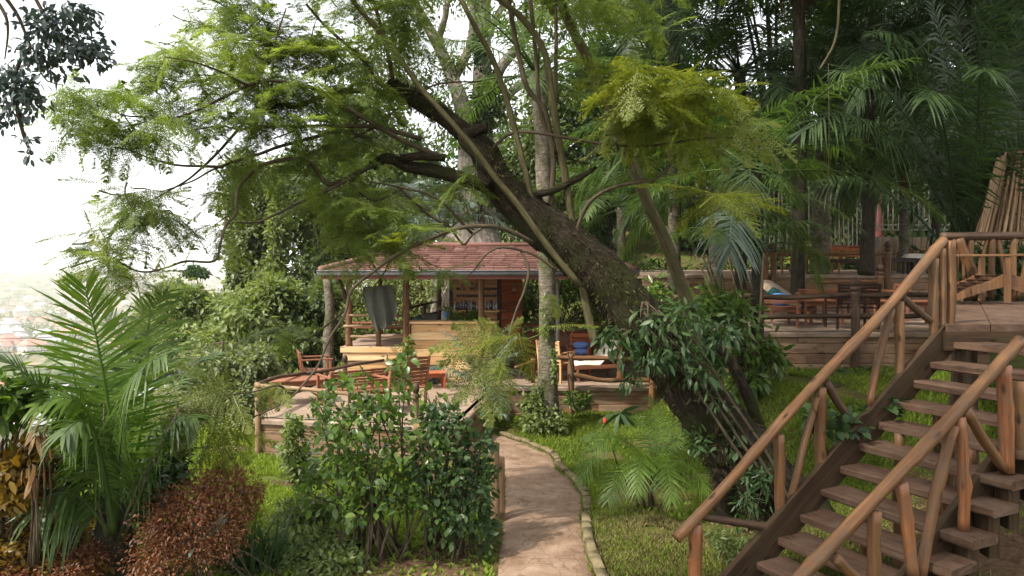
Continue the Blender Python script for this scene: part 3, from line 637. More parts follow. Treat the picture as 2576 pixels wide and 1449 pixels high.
# ---------------------------------------------------------------- bar pavilion
def pavilion():
    t = thing('bar_pavilion', 'open timber bar pavilion under a low red tiled roof', 'pavilion', (-1, 18, ZL))
    YF = 17.2; x0, x1 = P(1035, 0, YF)[0], P(1236, 0, YF)[0]; zt = P(0, 815, YF)[2]; rows = 7; h = (zt-ZL)/rows
    m = MB()
    for r in range(rows):
        s = x0
        while s < x1-.01:
            e = min(x1, s+rng.uniform(.8, 1.3)); e = x1 if x1-e < .3 else e
            m.beam((s+.003, YF, ZL+h*(r+.5)), (e-.003, YF, ZL+h*(r+.5)), .05+rng.normal()*.004, h-.008); s = e
    for r in range(rows): m.beam((x1-.02, YF+.05, ZL+h*(r+.5)), (x1-.02, YF+2.2, ZL+h*(r+.5)), .05, h-.008)
    ct = m.build('counter', M['timber'], t, smooth=False)
    m = MB(); m.beam((x0-.05, YF+.2, zt+.03), (x1+.08, YF+.2, zt+.03), .55, .05); m.build('counter_top', M['timber'], ct, smooth=False)
    xp = P(860, 0, YF)[0]; zp = P(0, 872, YF)[2]
    m = MB(); m.beam((xp, YF+1.5, zp-.03), (x0+1.9, YF+1.5, zp-.03), 3.0, .06); m.build('platform_floor', M['deck'], t, smooth=False)
    m = MB(); m.beam((xp-.02, YF-.05, zp-.06), (x0-.02, YF-.05, zp-.06), .06, .13); m.beam((xp+.03, YF-.02, zp-.22), (xp+1., YF-.02, zp-.22), .05, .17); m.beam((xp+1.03, YF-.02, zp-.24), (x0-.03, YF-.02, zp-.24), .05, .22)
    hh = (zp-.34-ZL)/3
    for r in range(3): m.beam((xp+.15, YF+.03, ZL+hh*(r+.5)), (x0-.03, YF+.03, ZL+hh*(r+.5)), .05, hh-.008)
    m.build('platform_front', M['timber'], t, smooth=False)
    m = MB(); m.beam((x0-.1, YF-.06, zp-.1), (x0-.1, YF-.06, zt+.02), .13, .1, up=(0, 1, 0)); m.build('corner_board', M['timber'], t, smooth=False)
    for px, y, za, r in ((878, YF+.05, zp, .075), (1022, YF-.1, ZL, .075), (1211, YF-.1, ZL, .075), (1105, YF+2.3, zp-.2, .06), (957, YF+2.9, zp, .06), (1402, YF+.0, ZL, .05), (1560, YF, ZL, .07)):
        x = P(px, 0, y)[0]; log([x, y, za], [x, y, 2.6], r, bow=.006).build('post', M['log' if px != 1402 else 'metal'], t)
    for px, y in ((845, 705), (878, 705)): pass
    log(P(878, 770, YF+.05), P(852, 696, YF-.3), .045).build('brace', M['dark_log'], t)
    for ya, a, b, mt in ((793, 866, 1018, 'reed'), (821, 866, 1018, 'reed'), (846, 882, 1018, 'reed')):
        log(P(a, ya, YF+.02), P(b, ya+1, YF+.02), .03).build('rail', M[mt], t)
    log(P(952, 820, YF+.02), P(952, 872, YF+.02), .06).build('rail_post', M['log'], t)
    for y0, y1 in ((775, 757), (803, 783)): log(P(1030, y0, YF+1.2), P(1110, y1, YF+2.6), .03).build('rail', M['dark_log'], t)
    log(P(1068, 766, YF+1.9), P(1068, 800, YF+1.9), .05).build('rail_post', M['dark_log'], t)
    # shelving wall behind the counter
    ys = 18.6; xa, xb, xc = P(1141, 0, ys)[0], P(1254, 0, ys)[0], P(1312, 0, ys+.3)[0]; m = MB(); z0 = .75; hh = .21
    for r in range(8): m.beam((xa, ys, z0+hh*(r+.5)), (xb, ys, z0+hh*(r+.5)), .04, hh-.012)
    m.build('back_panel', M['bar_wood'], t, smooth=False); m = MB()
    for r in range(8): m.beam((xb+.06, ys-.05, z0+hh*(r+.5)), (xc, ys+.5, z0+hh*(r+.5)), .04, hh-.012)
    m.build('side_panel', M['chair_red'], t, smooth=False)
    m = MB(); m.beam((xb+.02, ys-.06, z0), (xb+.02, ys-.06, 2.5), .1, .1, up=(0, 1, 0)); m.beam((xa-.05, ys-.06, z0), (xa-.05, ys-.06, 2.5), .09, .09, up=(0, 1, 0)); m.build('shelf_frame', M['chair_dark'], t, smooth=False)
    for yy, dd in ((781, .3), (807, .34), (845, .3)):
        z = P(0, yy, ys)[2]; m = MB(); m.beam((xa, ys-.18, z), (xb+.02, ys-.18, z), dd, .045); m.build('shelf', M['timber'], t, smooth=False)
    z = P(0, 780, ys)[2]; m = MB(); m.beam((xb+.1, ys-.22, z), (xc, ys+.33, z), .25, .045); m.build('shelf', M['chair_wood'], t, smooth=False)
    xr0, xr1 = P(1325, 0, 19)[0], P(1500, 0, 19)[0]; m = MB()
    for r in range(5): m.beam((xr0, 19, .2+r*.2), (xr1, 19, .2+r*.2), .05, .19)
    m.beam((xr0-.05, 18.9, 1.22), (xr1+.05, 18.9, 1.22), .4, .05); m.build('side_counter', M['chair_wood'], t, smooth=False)
    # roof: four tiled slopes in stepped courses
    e0, e1, ey0, ey1, ze = -4.08, 2.65, 16.5, 24.6, 2.56; r0, r1, ry, zr = -2.5, 1.4, 20.55, 3.16
    m = MB(); nrow = 12
    def slope(a0, a1, b0, b1):
        a0, a1, b0, b1 = map(lambda q: np.asarray(q, float), (a0, a1, b0, b1)); nn = nrm(np.cross(a1-a0, b0-a0)); nn = nn if nn[2] > 0 else -nn
        ux = nrm(a1-a0); L0 = np.linalg.norm(a1-a0)
        for k in range(nrow):
            f0, f1 = k/nrow, min(1., (k+1.2)/nrow); p0, p1 = a0*(1-f0)+b0*f0, a1*(1-f0)+b1*f0; q0, q1 = a0*(1-f1)+b0*f1, a1*(1-f1)+b1*f1
            L = np.linalg.norm(p1-p0); nx = max(1, int(L/.3)); cut = np.concatenate([[0], (np.arange(nx)+(.5 if k % 2 else 0)+rng.normal(size=nx)*.03)/max(nx, 1), [1]]); cut = np.unique(cut.clip(0, 1))
            for c0, c1 in zip(cut[:-1], cut[1:]):
                if c1-c0 < .004: continue
                e = .004/max(L, .1); h = .05+rng.normal()*.006; sk = rng.normal()*.004
                A, B = p0+(p1-p0)*(c0+e), p0+(p1-p0)*(c1-e); C, D = q0+(q1-q0)*(c1-e), q0+(q1-q0)*(c0+e)
                v = [A+nn*(h-.035), B+nn*(h-.035), A+nn*(h+sk), B+nn*(h-sk), C+nn*.012, D+nn*.012]
                m.add(v, None, [(0, 1, 3, 2), (2, 3, 4, 5)])
    slope((e0, ey0, ze), (e1, ey0, ze), (r0, ry, zr), (r1, ry, zr)); slope((e1, ey1, ze), (e0, ey1, ze), (r1, ry, zr), (r0, ry, zr))
    slope((e0, ey1, ze), (e0, ey0, ze), (r0, ry, zr), (r0, ry, zr)); slope((e1, ey0, ze), (e1, ey1, ze), (r1, ry, zr), (r1, ry, zr))
    rf = m.build('roof', M['tile'], t, smooth=False)
    d_ = MB(); d_.add([(e0+.02, ey0+.02, ze-.02), (e1-.02, ey0+.02, ze-.02), (e1-.02, ey1-.02, ze-.02), (e0+.02, ey1-.02, ze-.02), (r0, ry, zr-.03), (r1, ry, zr-.03)], [(0, 4, 3), (1, 2, 5)], [(0, 1, 5, 4), (2, 3, 4, 5)]); d_.build('roof_boarding', M['bar_wood'], rf, smooth=False)
    m = MB()
    for a, b in (((r0, ry, zr+.05), (r1, ry, zr+.05)), ((e0, ey0, ze+.05), (r0, ry, zr+.05)), ((e1, ey0, ze+.05), (r1, ry, zr+.05)), ((e1, ey1, ze+.05), (r1, ry, zr+.05)), ((e0, ey1, ze+.05), (r0, ry, zr+.05))): m.tube([a, b], [.07, .07], 7)
    m.build('ridge_cap', M['tile'], rf)
    m = MB(); m.tube([(e0-.05, ey0-.06, ze-.03), (e1+.05, ey0-.06, ze-.03)], [.055, .055], 8); m.beam((e0-.05, ey0-.07, ze+.02), (e1+.05, ey0-.07, ze+.02), .13, .02); m.build('gutter', M['gutter'], rf)
    m = MB(); m.beam((e0, ey0+.03, ze-.1), (e1, ey0+.03, ze-.1), .05, .13); m.beam((e0+.03, ey0+.1, ze-.1), (e0+.03, ey1, ze-.1), .05, .13); m.beam((e1-.03, ey0+.1, ze-.1), (e1-.03, ey1, ze-.1), .05, .13)
    for x in np.linspace(e0+.4, e1-.4, 9): m.beam((x, ey0+.1, ze-.06), (x*.8, ry, zr-.14), .06, .1)
    m.build('eaves_beam', M['fascia'], rf, smooth=False)
    return t
pavilion()
BZ = {}
def bottles():
    p = None; ys = 18.42; z = P(0, 781, 18.6)[2]+.028; k = 0
    for i in range(26):
        x = np.interp(i, [0, 25], [P(1144, 0, ys)[0], P(1250, 0, ys)[0]])+rng.normal()*.008
        pale = (i*7 % 5) < 2; key = 'pale_glass' if pale else 'glass'
        if key not in BZ:
            m = MB(); m.lathe((0, 0, 0), [(0, 0), (.026, 0), (.028, .02), (.028, .14), (.012, .19), (.01, .24), (0, .242)], 7); BZ[key] = m.build('bottle', M[key], off=(0, 0, 0)); o = BZ[key]
        else: o = BZ[key].copy(); SC.collection.objects.link(o)
        o.location = (x, ys+rng.normal()*.03, z); o.scale = (1, 1, rng.uniform(.75, 1.05))
        tag(o, 'pale spirit bottle standing in the row on the bar back shelf' if pale else 'dark bottle standing in the row on the bar back shelf', 'bottle', 'pale bottles on the bar shelf' if pale else 'dark bottles on the bar shelf')
    w = None
    for yy in (725.5, 743):
        for i in range(15):
            if i in (3, 4) and yy < 740: continue
            x = np.interp(i, [0, 14], [P(1153, 0, 18.5)[0], P(1247, 0, 18.5)[0]])
            if w is None:
                m = MB(); a = np.arange(8)*math.pi/4; prof = [(.0, 0), (.03, 0), (.034, .03), (.034, .2), (.012, .27), (0, .272)]
                m.lathe((0, 0, 0), prof, 8); v = m.V[0].copy(); m.V[0] = np.stack([v[:, 0], v[:, 2]-.2, v[:, 1]], 1); w = m.build('wine_bottle', M['glass'], off=(0, 0, 0)); o = w
            else: o = w.copy(); SC.collection.objects.link(o)
            o.location = (x, 18.42, P(0, yy, 18.5)[2])
            tag(o, 'dark wine bottle lying butt first in the upper bar rack' if yy < 740 else 'dark wine bottle lying butt first in the lower bar rack', 'bottle', 'wine bottles in the upper rack' if yy < 740 else 'wine bottles in the lower rack')
bottles()
def lamps():
    labs = ['small bell lamp hanging left of the counter under the pavilion eaves', 'small bell lamp hanging at the left end of the wine rack', 'small bell lamp hanging against the middle bar post', 'small bell lamp hanging before the red side panel of the bar']
    for px, l in zip((1061, 1163, 1199, 1294), labs):
        q = P(px, 724, 17.7); t = thing('pendant_lamp', l, 'lamp', q, 'bell lamps hanging in the bar')
        m = MB(); m.lathe(q, [(.012, .09), (.03, .06), (.035, 0), (.075, -.06), (.07, -.06), (.03, -.01), (0, .02)], 10); m.build('lamp_shade', M['lamp'], t)
        m = MB(); m.tube([q+[0, 0, .08], [q[0], q[1], 2.62]], [.006, .006], 5); m.build('cord', M['wire'], t)
lamps()
def tarp():
    d = 17.0; nu, nv = 34, 22; v = []
    tl, tr = np.array([913, 722.]), np.array([984, 716.]); 
    for j in range(nv+1):
        f = j/nv
        l = np.array([np.interp(f, [0, .15, .6, 1], [913, 912, 922, 944]), np.interp(f, [0, .15, .6, 1], [722, 738, 785, 833])]); r = np.array([np.interp(f, [0, .3, .7, 1], [986, 990, 1001, 998]), np.interp(f, [0, .3, .7, 1], [716, 735, 775, 800])])
        for i in range(nu+1):
            s = i/nu; p = l*(1-s)+r*s; p[1] += 7*math.sin(s*math.pi)*f*f
            fold = .07*math.sin(s*17+f*3.2*(1-s))*(.25+.75*f)+.05*math.sin(s*7+1+f*2)*f
            v.append(P(p[0]+3*math.sin(s*17+1)*f, p[1], d+fold-.1*f))
    i = np.arange(nv)[:, None]*(nu+1)+np.arange(nu)[None]
    o = MB().add(v, None, np.stack([i, i+1, i+nu+2, i+nu+1], -1).reshape(-1, 4)).build('draped_tarpaulin', M['cloth'], off=P(950, 760, d))
    tag(o, 'grey-green tarpaulin hung in loose folds over the bar terrace rail', 'tarpaulin')
tarp()
# ---------------------------------------------------------------- furniture
def chair(label, mat, w=.64, h=.86, loc=(0, 0, 0), rz=0., group=None, arms=True, name='garden_chair', nb=5, tilt=.2, cat='chair'):
    """slatted garden chair, facing +y"""
    t = local(name, label, cat, group); dp = .56; zs = .4
    m = MB()
    for i in range(6): m.beam((-w/2+.03, -dp/2+.05+i*.095, zs-.006*i+.0), (w/2-.03, -dp/2+.05+i*.095, zs), .08, .022)
    m.build('seat', M[mat], t, smooth=False); m = MB()
    hb = h-zs-.02
    for i in range(nb):
        f = (i+.6)/nb; m.beam((-w/2+.03, -dp/2-tilt*f*hb, zs+.05+f*(hb-.04)), (w/2-.03, -dp/2-tilt*f*hb, zs+.05+f*(hb-.04)), .02, hb/nb*.72)
    m.build('backrest', M[mat], t, smooth=False)
    for s in (-1, 1):
        x = s*(w/2-.02); m = MB(); m.beam((x, dp/2-.02, 0), (x, dp/2-.02, zs+.22 if arms else zs), .045, .045, up=(0, 1, 0)); m.build('leg', M[mat], t, smooth=False)
        m = MB(); m.beam((x, -dp/2+.0, 0), (x, -dp/2, zs), .045, .05, up=(0, 1, 0)); m.beam((x, -dp/2, zs-.02), (x, -dp/2-tilt*hb, h), .045, .045, up=(0, 1, 0)); m.build('leg', M[mat], t, smooth=False)
        if arms: m = MB(); m.beam((x, -dp/2-.06, zs+.24), (x, dp/2+.03, zs+.24), .06, .03); m.build('armrest', M[mat], t, smooth=False)
    t.location = loc; t.rotation_euler = (0, 0, rz); return t
def table(label, mat, w, dp, h, loc, rz=0., name='garden_table'):
    t = local(name, label, 'table'); m = MB(); n = max(3, int(dp/.1))
    for i in range(n): m.beam((-w/2, -dp/2+(i+.5)*dp/n, h-.015), (w/2, -dp/2+(i+.5)*dp/n, h-.015), dp/n-.012, .03)
    m.build('table_top', M[mat], t, smooth=False)
    for sx in (-1, 1):
        for sy in (-1, 1): m = MB(); m.beam((sx*(w/2-.05), sy*(dp/2-.05), 0), (sx*(w/2-.05), sy*(dp/2-.05), h-.03), .045, .045, up=(0, 1, 0)); m.build('leg', M[mat], t, smooth=False)
    m = MB(); m.beam((-w/2+.05, -dp/2+.05, h-.07), (w/2-.05, -dp/2+.05, h-.07), .02, .07); m.beam((-w/2+.05, dp/2-.05, h-.07), (w/2-.05, dp/2-.05, h-.07), .02, .07); m.build('apron', M[mat], t, smooth=False)
    t.location = loc; t.rotation_euler = (0, 0, rz); return t
def at(px, d, z): q = P(px, 0, d); q[2] = z; return q
R = math.radians
chair('brown slatted chair on the lower left terrace, left of the other by the bar front', 'chair_wood', 1.1, .76, at(885, 13.95, ZL), R(36), 'slatted chairs before the bar', nb=6)
chair('taller brown slatted chair nearest the climbing plant on the bar corner', 'chair_wood', .82, .98, at(1003, 13.9, ZL), R(42), 'slatted chairs before the bar', nb=8)
chair('brown chair with its back to the valley at the left terrace railing', 'chair_wood', .62, .8, at(795, 16.2, ZL), R(-70), 'slatted chairs before the bar')
table('low slatted wooden table at the left end of the lower terrace', 'chair_wood', 1.0, .6, .46, at(745, 14.6, ZL), R(20))
table('low reddish table standing in front of the black speaker box', 'chair_red', .5, .4, .34, at(1092, 16.3, ZL), R(15))
table('small brown table hidden behind the hibiscus top on the left terrace', 'chair_wood', .7, .5, .4, at(930, 13.9, ZL), R(35))
chair('low red slatted chair with blue cushions on the lower terrace', 'chair_red', .5, .94, at(1458, 18.2, ZL), R(170), nb=4)
for (px, py, k, l) in ((1462, 868, .17, 'plain blue cushion leaning on the red chair back, upper of two'), (1462, 885, .15, 'plain blue cushion lying on the red chair seat, lower of two')):
    q = P(px, py, 17.95+(.0 if k < .16 else .12)); m = MB(); u = np.linspace(0, math.pi, 9); m.lathe(q-[0, 0, k*.5], [(max(.001, k*1.15*math.sin(a)**.5), k*.5-k*.5*math.cos(a)) for a in u], 12)
    v = m.V[0]; v[:, 1] = q[1]+(v[:, 1]-q[1])*.6; tag(m.build('cushion', M['blue'], off=q), l, 'cushion')
chair('orange-brown slatted chair half hidden behind the ivy-clad palm trunk', 'bar_wood', .6, .92, at(1400, 17.3, ZL), R(-35), nb=6)
def lounger(label, mat, cmat, head, foot, w, z0, zseat, back=.5, rise=.45, name='sun_lounger'):
    head = np.array([*head, 0.]); foot = np.array([*foot, 0.]); t = thing(name, label, 'sun lounger', (*((head+foot)/2)[:2], z0)); d = nrm(foot-head); s = np.array([d[1], -d[0], 0]); L = np.linalg.norm(foot-head)
    m = MB()
    for k in (-1, 1): m.beam(head+s*k*w/2+[0, 0, zseat], foot+s*k*w/2+[0, 0, zseat], .05, .08)
    for f in (0, .5, 1): m.beam(head+d*L*f-s*w/2+[0, 0, zseat], head+d*L*f+s*w/2+[0, 0, zseat], .05, .06)
    m.build('frame', M[mat], t, smooth=False)
    for f in (.06, .94):
        for k in (-1, 1): q = head+d*L*f+s*k*w/2; m = MB(); m.beam(q+[0, 0, z0], q+[0, 0, zseat], .055, .055, up=(0, 1, 0)); m.build('leg', M[mat], t, smooth=False)
    prof = [(0, rise), (back, .0), (L, .0)]; n = 22; V = []; th = .12
    for i in range(n+1):
        x = L*i/n; z = zseat+.05+np.interp(x, [0, back, L], [rise, 0, 0]); e = min(1, min(i, n-i)/2+.35)
        for k in range(9):
            a = (k/8*2-1); edge = (1-abs(a)**6)
            V.append(head+d*x+s*a*w*.5+[0, 0, z+th*edge*e+.01*math.sin(x*9)])
    i = np.arange(n)[:, None]*9+np.arange(8)[None]; mm = MB().add(V, None, np.stack([i, i+1, i+10, i+9], -1).reshape(-1, 4)); Vb = np.array(V)-[0, 0, .0]; Vb[:, 2] = np.repeat([zseat+.05+np.interp(L*q/n, [0, back, L], [rise, 0, 0]) for q in range(n+1)], 9); mm.add(Vb, None, np.stack([i+9, i+10, i+1, i], -1).reshape(-1, 4))
    mm.build('mattress', M[cmat], t); return t
lounger('sun lounger with cream mattress behind the orange log rail of the lower terrace', 'chair_wood', 'white_cloth', (2.35, 17.6), (1.3, 17.3), .6, ZL, ZL+.32)
lounger('sun lounger with a tan folded-up mattress at the left end of the upper terrace', 'chair_wood', 'tan_cloth', at(1918, 16.2, 0)[:2], at(2030, 15.5, 0)[:2], .6, ZU, ZU+.3, .8, .45)
lounger('sun lounger with thick white mattress on the top terrace near the deck corner', 'chair_dark', 'white_cloth', at(2395, 19.9, 0)[:2], at(2272, 20.2, 0)[:2], .62, ZT, ZT+.36, .45, .55)
chair('dark slatted armchair with its back turned, behind the capped post of the upper terrace', 'chair_dark', .8, .86, at(2141, 14.75, ZU), R(0), nb=7)
chair('brown slatted armchair on the top terrace beside the pale palm trunk', 'chair_wood', .72, .66, at(2010, 20.3, ZT), R(5), nb=4)
chair('bright red slatted bench chair on the top terrace', 'chair_red', .9, .8, at(2141, 22.2, ZT), R(176), nb=5)
chair('small orange slatted chair far back by the reed screen', 'chair_red', .6, .75, at(2316, 25.2, ZT), R(180), nb=3)
table('dark low table between the red bench chair and the capped post', 'chair_dark', 1.1, .5, .4, at(2120, 20.9, ZT))
table('dark slim side table beside the white lounger on the top terrace', 'chair_dark', .7, .45, .42, at(2262, 19.95, ZT))
chair('low brown slatted chair holding a blue cushion on the upper terrace', 'chair_wood', .68, .62, at(1962, 15.2, ZU), R(-20), nb=4)
q = at(1963, 15.15, ZU+.46); m = MB(); m.lathe(q-[0, 0, .05], [(0, 0), (.13, 0), (.16, .04), (.165, .12), (.16, .2), (.12, .235), (0, .25)], 16); tag(m.build('round_cushion', M['blue_plastic'], off=q), 'round light blue cushion on a low brown chair of the upper terrace', 'cushion')
q = at(1948, 15.5, ZU+.62); f = MB(); n = 12; V = [q+[.2*(i/n-.5)*2, .16*(j/n-.5)*2, .13*math.exp(-3*((i/n-.5)**2+(j/n-.5)**2)*4)+.02*math.sin(i*1.7+j)] for i in range(n+1) for j in range(n+1)]
i = np.arange(n)[:, None]*(n+1)+np.arange(n)[None]; f.add(V, None, np.stack([i, i+1, i+n+2, i+n+1], -1).reshape(-1, 4)); Vb = np.array(V); Vb[:, 2] = q[2]-.02; f.add(Vb, None, np.stack([i+n+1, i+n+2, i+1, i], -1).reshape(-1, 4)); tag(f.build('crumpled_cloth', M['teal'], off=q), 'crumpled teal cloth heaped beside the blue cushion', 'cloth')
table('brown slatted table left of the dark armchair on the upper terrace', 'chair_wood', .9, .7, .5, at(2050, 15.6, ZU), R(12))
table('wide brown slatted table behind the stair handrail on the upper terrace', 'chair_wood', 1.1, .7, .48, at(2280, 15.6, ZU), R(-6))
chair('brown slatted chair seen end-on just right of the dark armchair', 'chair_wood', .6, .8, at(2232, 16.6, ZU), R(95), nb=4)
chair('long brown slatted chair in front of the middle log rail', 'chair_wood', 1.1, .66, at(2085, 16.9, ZU), R(178), nb=4)
# bench and cushions on the bar platform
zp = P(0, 872, 17.2)[2]
chair('low reddish slatted bench on the bar platform behind the rails', 'chair_wood', 1.5, .5, at(955, 18.3, zp-.05), R(182), arms=False, nb=3, name='platform_bench', cat='bench')
def pillow(label, q, w, h, mat, rz=0.):
    m = MB(); n = 12; V = []
    for sgn in (1, -1):
        for i in range(n+1):
            for j in range(n+1):
                a, b = i/n*2-1, j/n*2-1; e = max(0, (1-a**4)*(1-b**4))**.5*.075*sgn
                V.append((a*w/2*(1-.06*b*b), -e, b*h/2*(1-.06*a*a)))
    V = np.array(V); c, s = math.cos(rz), math.sin(rz); V = np.stack([V[:, 0]*c-V[:, 1]*s, V[:, 0]*s+V[:, 1]*c, V[:, 2]], 1)+q; K = (n+1)**2
    i = np.arange(n)[:, None]*(n+1)+np.arange(n)[None]; m.add(V, None, np.concatenate([np.stack([i, i+n+1, i+n+2, i+1], -1).reshape(-1, 4), np.stack([i, i+1, i+n+2, i+n+1], -1).reshape(-1, 4)+K]))
    return tag(m.build('pillow', M[mat], off=q), label, 'pillow')
pillow('grey-green pillow leaning on the back edge of the bar counter', P(1083, 800, 17.75), .42, .22, 'cloth', .1)
pillow('small teal pillow on the bar counter beside the left post', P(1052, 805, 17.75), .22, .16, 'teal', -.2)
# speaker box, pots
def speaker():
    q = at(1081, 16.95, ZL); t = thing('speaker_box', 'black speaker box standing against the pale bar front', 'speaker', q)
    m = MB(); m.box(q+[0, 0, .19], (.4, .34, .38), bev=.012); m.build('cabinet', M['black'], t, smooth=False)
    m = MB(); m.prism([(q[0]+.1*math.cos(a), q[2]+.19+.1*math.sin(a)) for a in np.arange(20)*.31416], q[1]-.185, q[1]-.172); m.build('speaker_cone', M['gutter'], t, smooth=False)
speaker()
def pot(label, q, r, h, mat, name='plant_pot'):
    t = thing(name, label, 'plant pot', q); m = MB(); m.lathe(q, [(0, 0), (r*.72, 0), (r*.95, h*.9), (r*1.08, h*.9), (r*1.08, h), (r*.95, h), (r*.9, h*.85), (0, h*.85)], 16); m.build('pot', M[mat], t); return t
def potted(label, q, r, h, mat, n, size, span, lm='broad'):
    t = pot(label, q, r, h, mat); m = MB(); s = MB(); e = q+[0, 0, h]+rdir(n)*[span, span, span*.6]+[0, 0, span*.7]
    stems(s, q+[0, 0, h*.8], e, .008, .004); ax = nrm((e-q)*[1, 1, .2]+[0, 0, -.1]+rng.normal(size=e.shape)*.1); leaves(m, e, ax, size*rng.uniform(.7, 1.2, n), .75, True, droop=.25); m.build('foliage', M[lm], t); s.build('stem', M['stem'], t); return t
potted('green plastic pot with broad taro leaves at the end of the terrace rail', at(1084, 13.3, ZL), .1, .2, 'green_plastic', 14, .2, .2)
potted('small blue pot with a yellow-green plant on the bar counter', P(1121, 800, 17.5)-[0, 0, .0], .075, .16, 'blue_plastic', 30, .1, .1, 'vine')
potted('dark round planter with trailing plant on the top terrace', at(2290, 22.6, ZT), .3, .42, 'black', 40, .16, .3, 'broad_dark')
bush('counter_plant', 'row of dark green leafy plants along the bar counter', 'plant', P(1165, 812, 17.45), [cl(1140, 797, 22, 14, 17.5, .12), cl(1180, 797, 22, 14, 17.5, .12), cl(1205, 795, 14, 12, 17.5, .12)], 900, .07, 'broad', nst=8, r0=.008)
# ---------------------------------------------------------------- fences behind the top terrace
def bars():
    t = thing('metal_fence', 'tall pale metal bar fence closing the top terrace', 'fence', at(2150, 27, ZT)); d = 27.
    for px in np.concatenate([np.arange(1925, 2190, 11.), np.arange(2195, 2430, 13.)]):
        b = 622 if px < 2190 else 577; m = MB(); m.beam(P(px, b, d), P(px+rng.normal(), 478, d), .035, .035, up=(0, 1, 0)); m.build('bar', M['metal'], t, smooth=False)
    for a, b, y in ((1920, 2190, 620), (1920, 2190, 500), (2190, 2430, 578), (2190, 2430, 566), (2190, 2430, 500)): m = MB(); m.beam(P(a, y, d+.04), P(b, y, d+.04), .03, .05); m.build('cross_bar', M['metal'], t, smooth=False)
    m = MB(); m.box(P(2320, 640, 27)+[0, 0, -.2], (3.4, .3, 1.6)); m.build('base_wall', M['grey_stone'], t, smooth=False)
    o = log([*P(2212, 0, 28)[:2], ZT-1], P(2212, 470, 28), .14, bow=0).build('red_column', M['red_wall'], off=P(2212, 577, 28)); tag(o, 'dull red painted column behind the metal bar fence', 'column')
bars()
def reeds():
    t = thing('reed_screen', 'low screen of greenish reeds in front of the metal bar fence', 'screen', at(2230, 25.8, ZT)); m = MB()
    for px in np.arange(2165, 2345, 2.2): m.tube([P(px, 700, 25.8), P(px+rng.normal()*1.5, 600+rng.normal()*4 if px > 2215 else 632+rng.normal()*4, 25.8+rng.normal()*.03)], [.017, .012], 5)
    m.build('reeds', M['reed'], t); m = MB(); m.tube([P(2165, 640, 25.7), P(2345, 636, 25.7)], [.02, .02], 6); m.build('tie_rail', M['log'], t)
reeds()
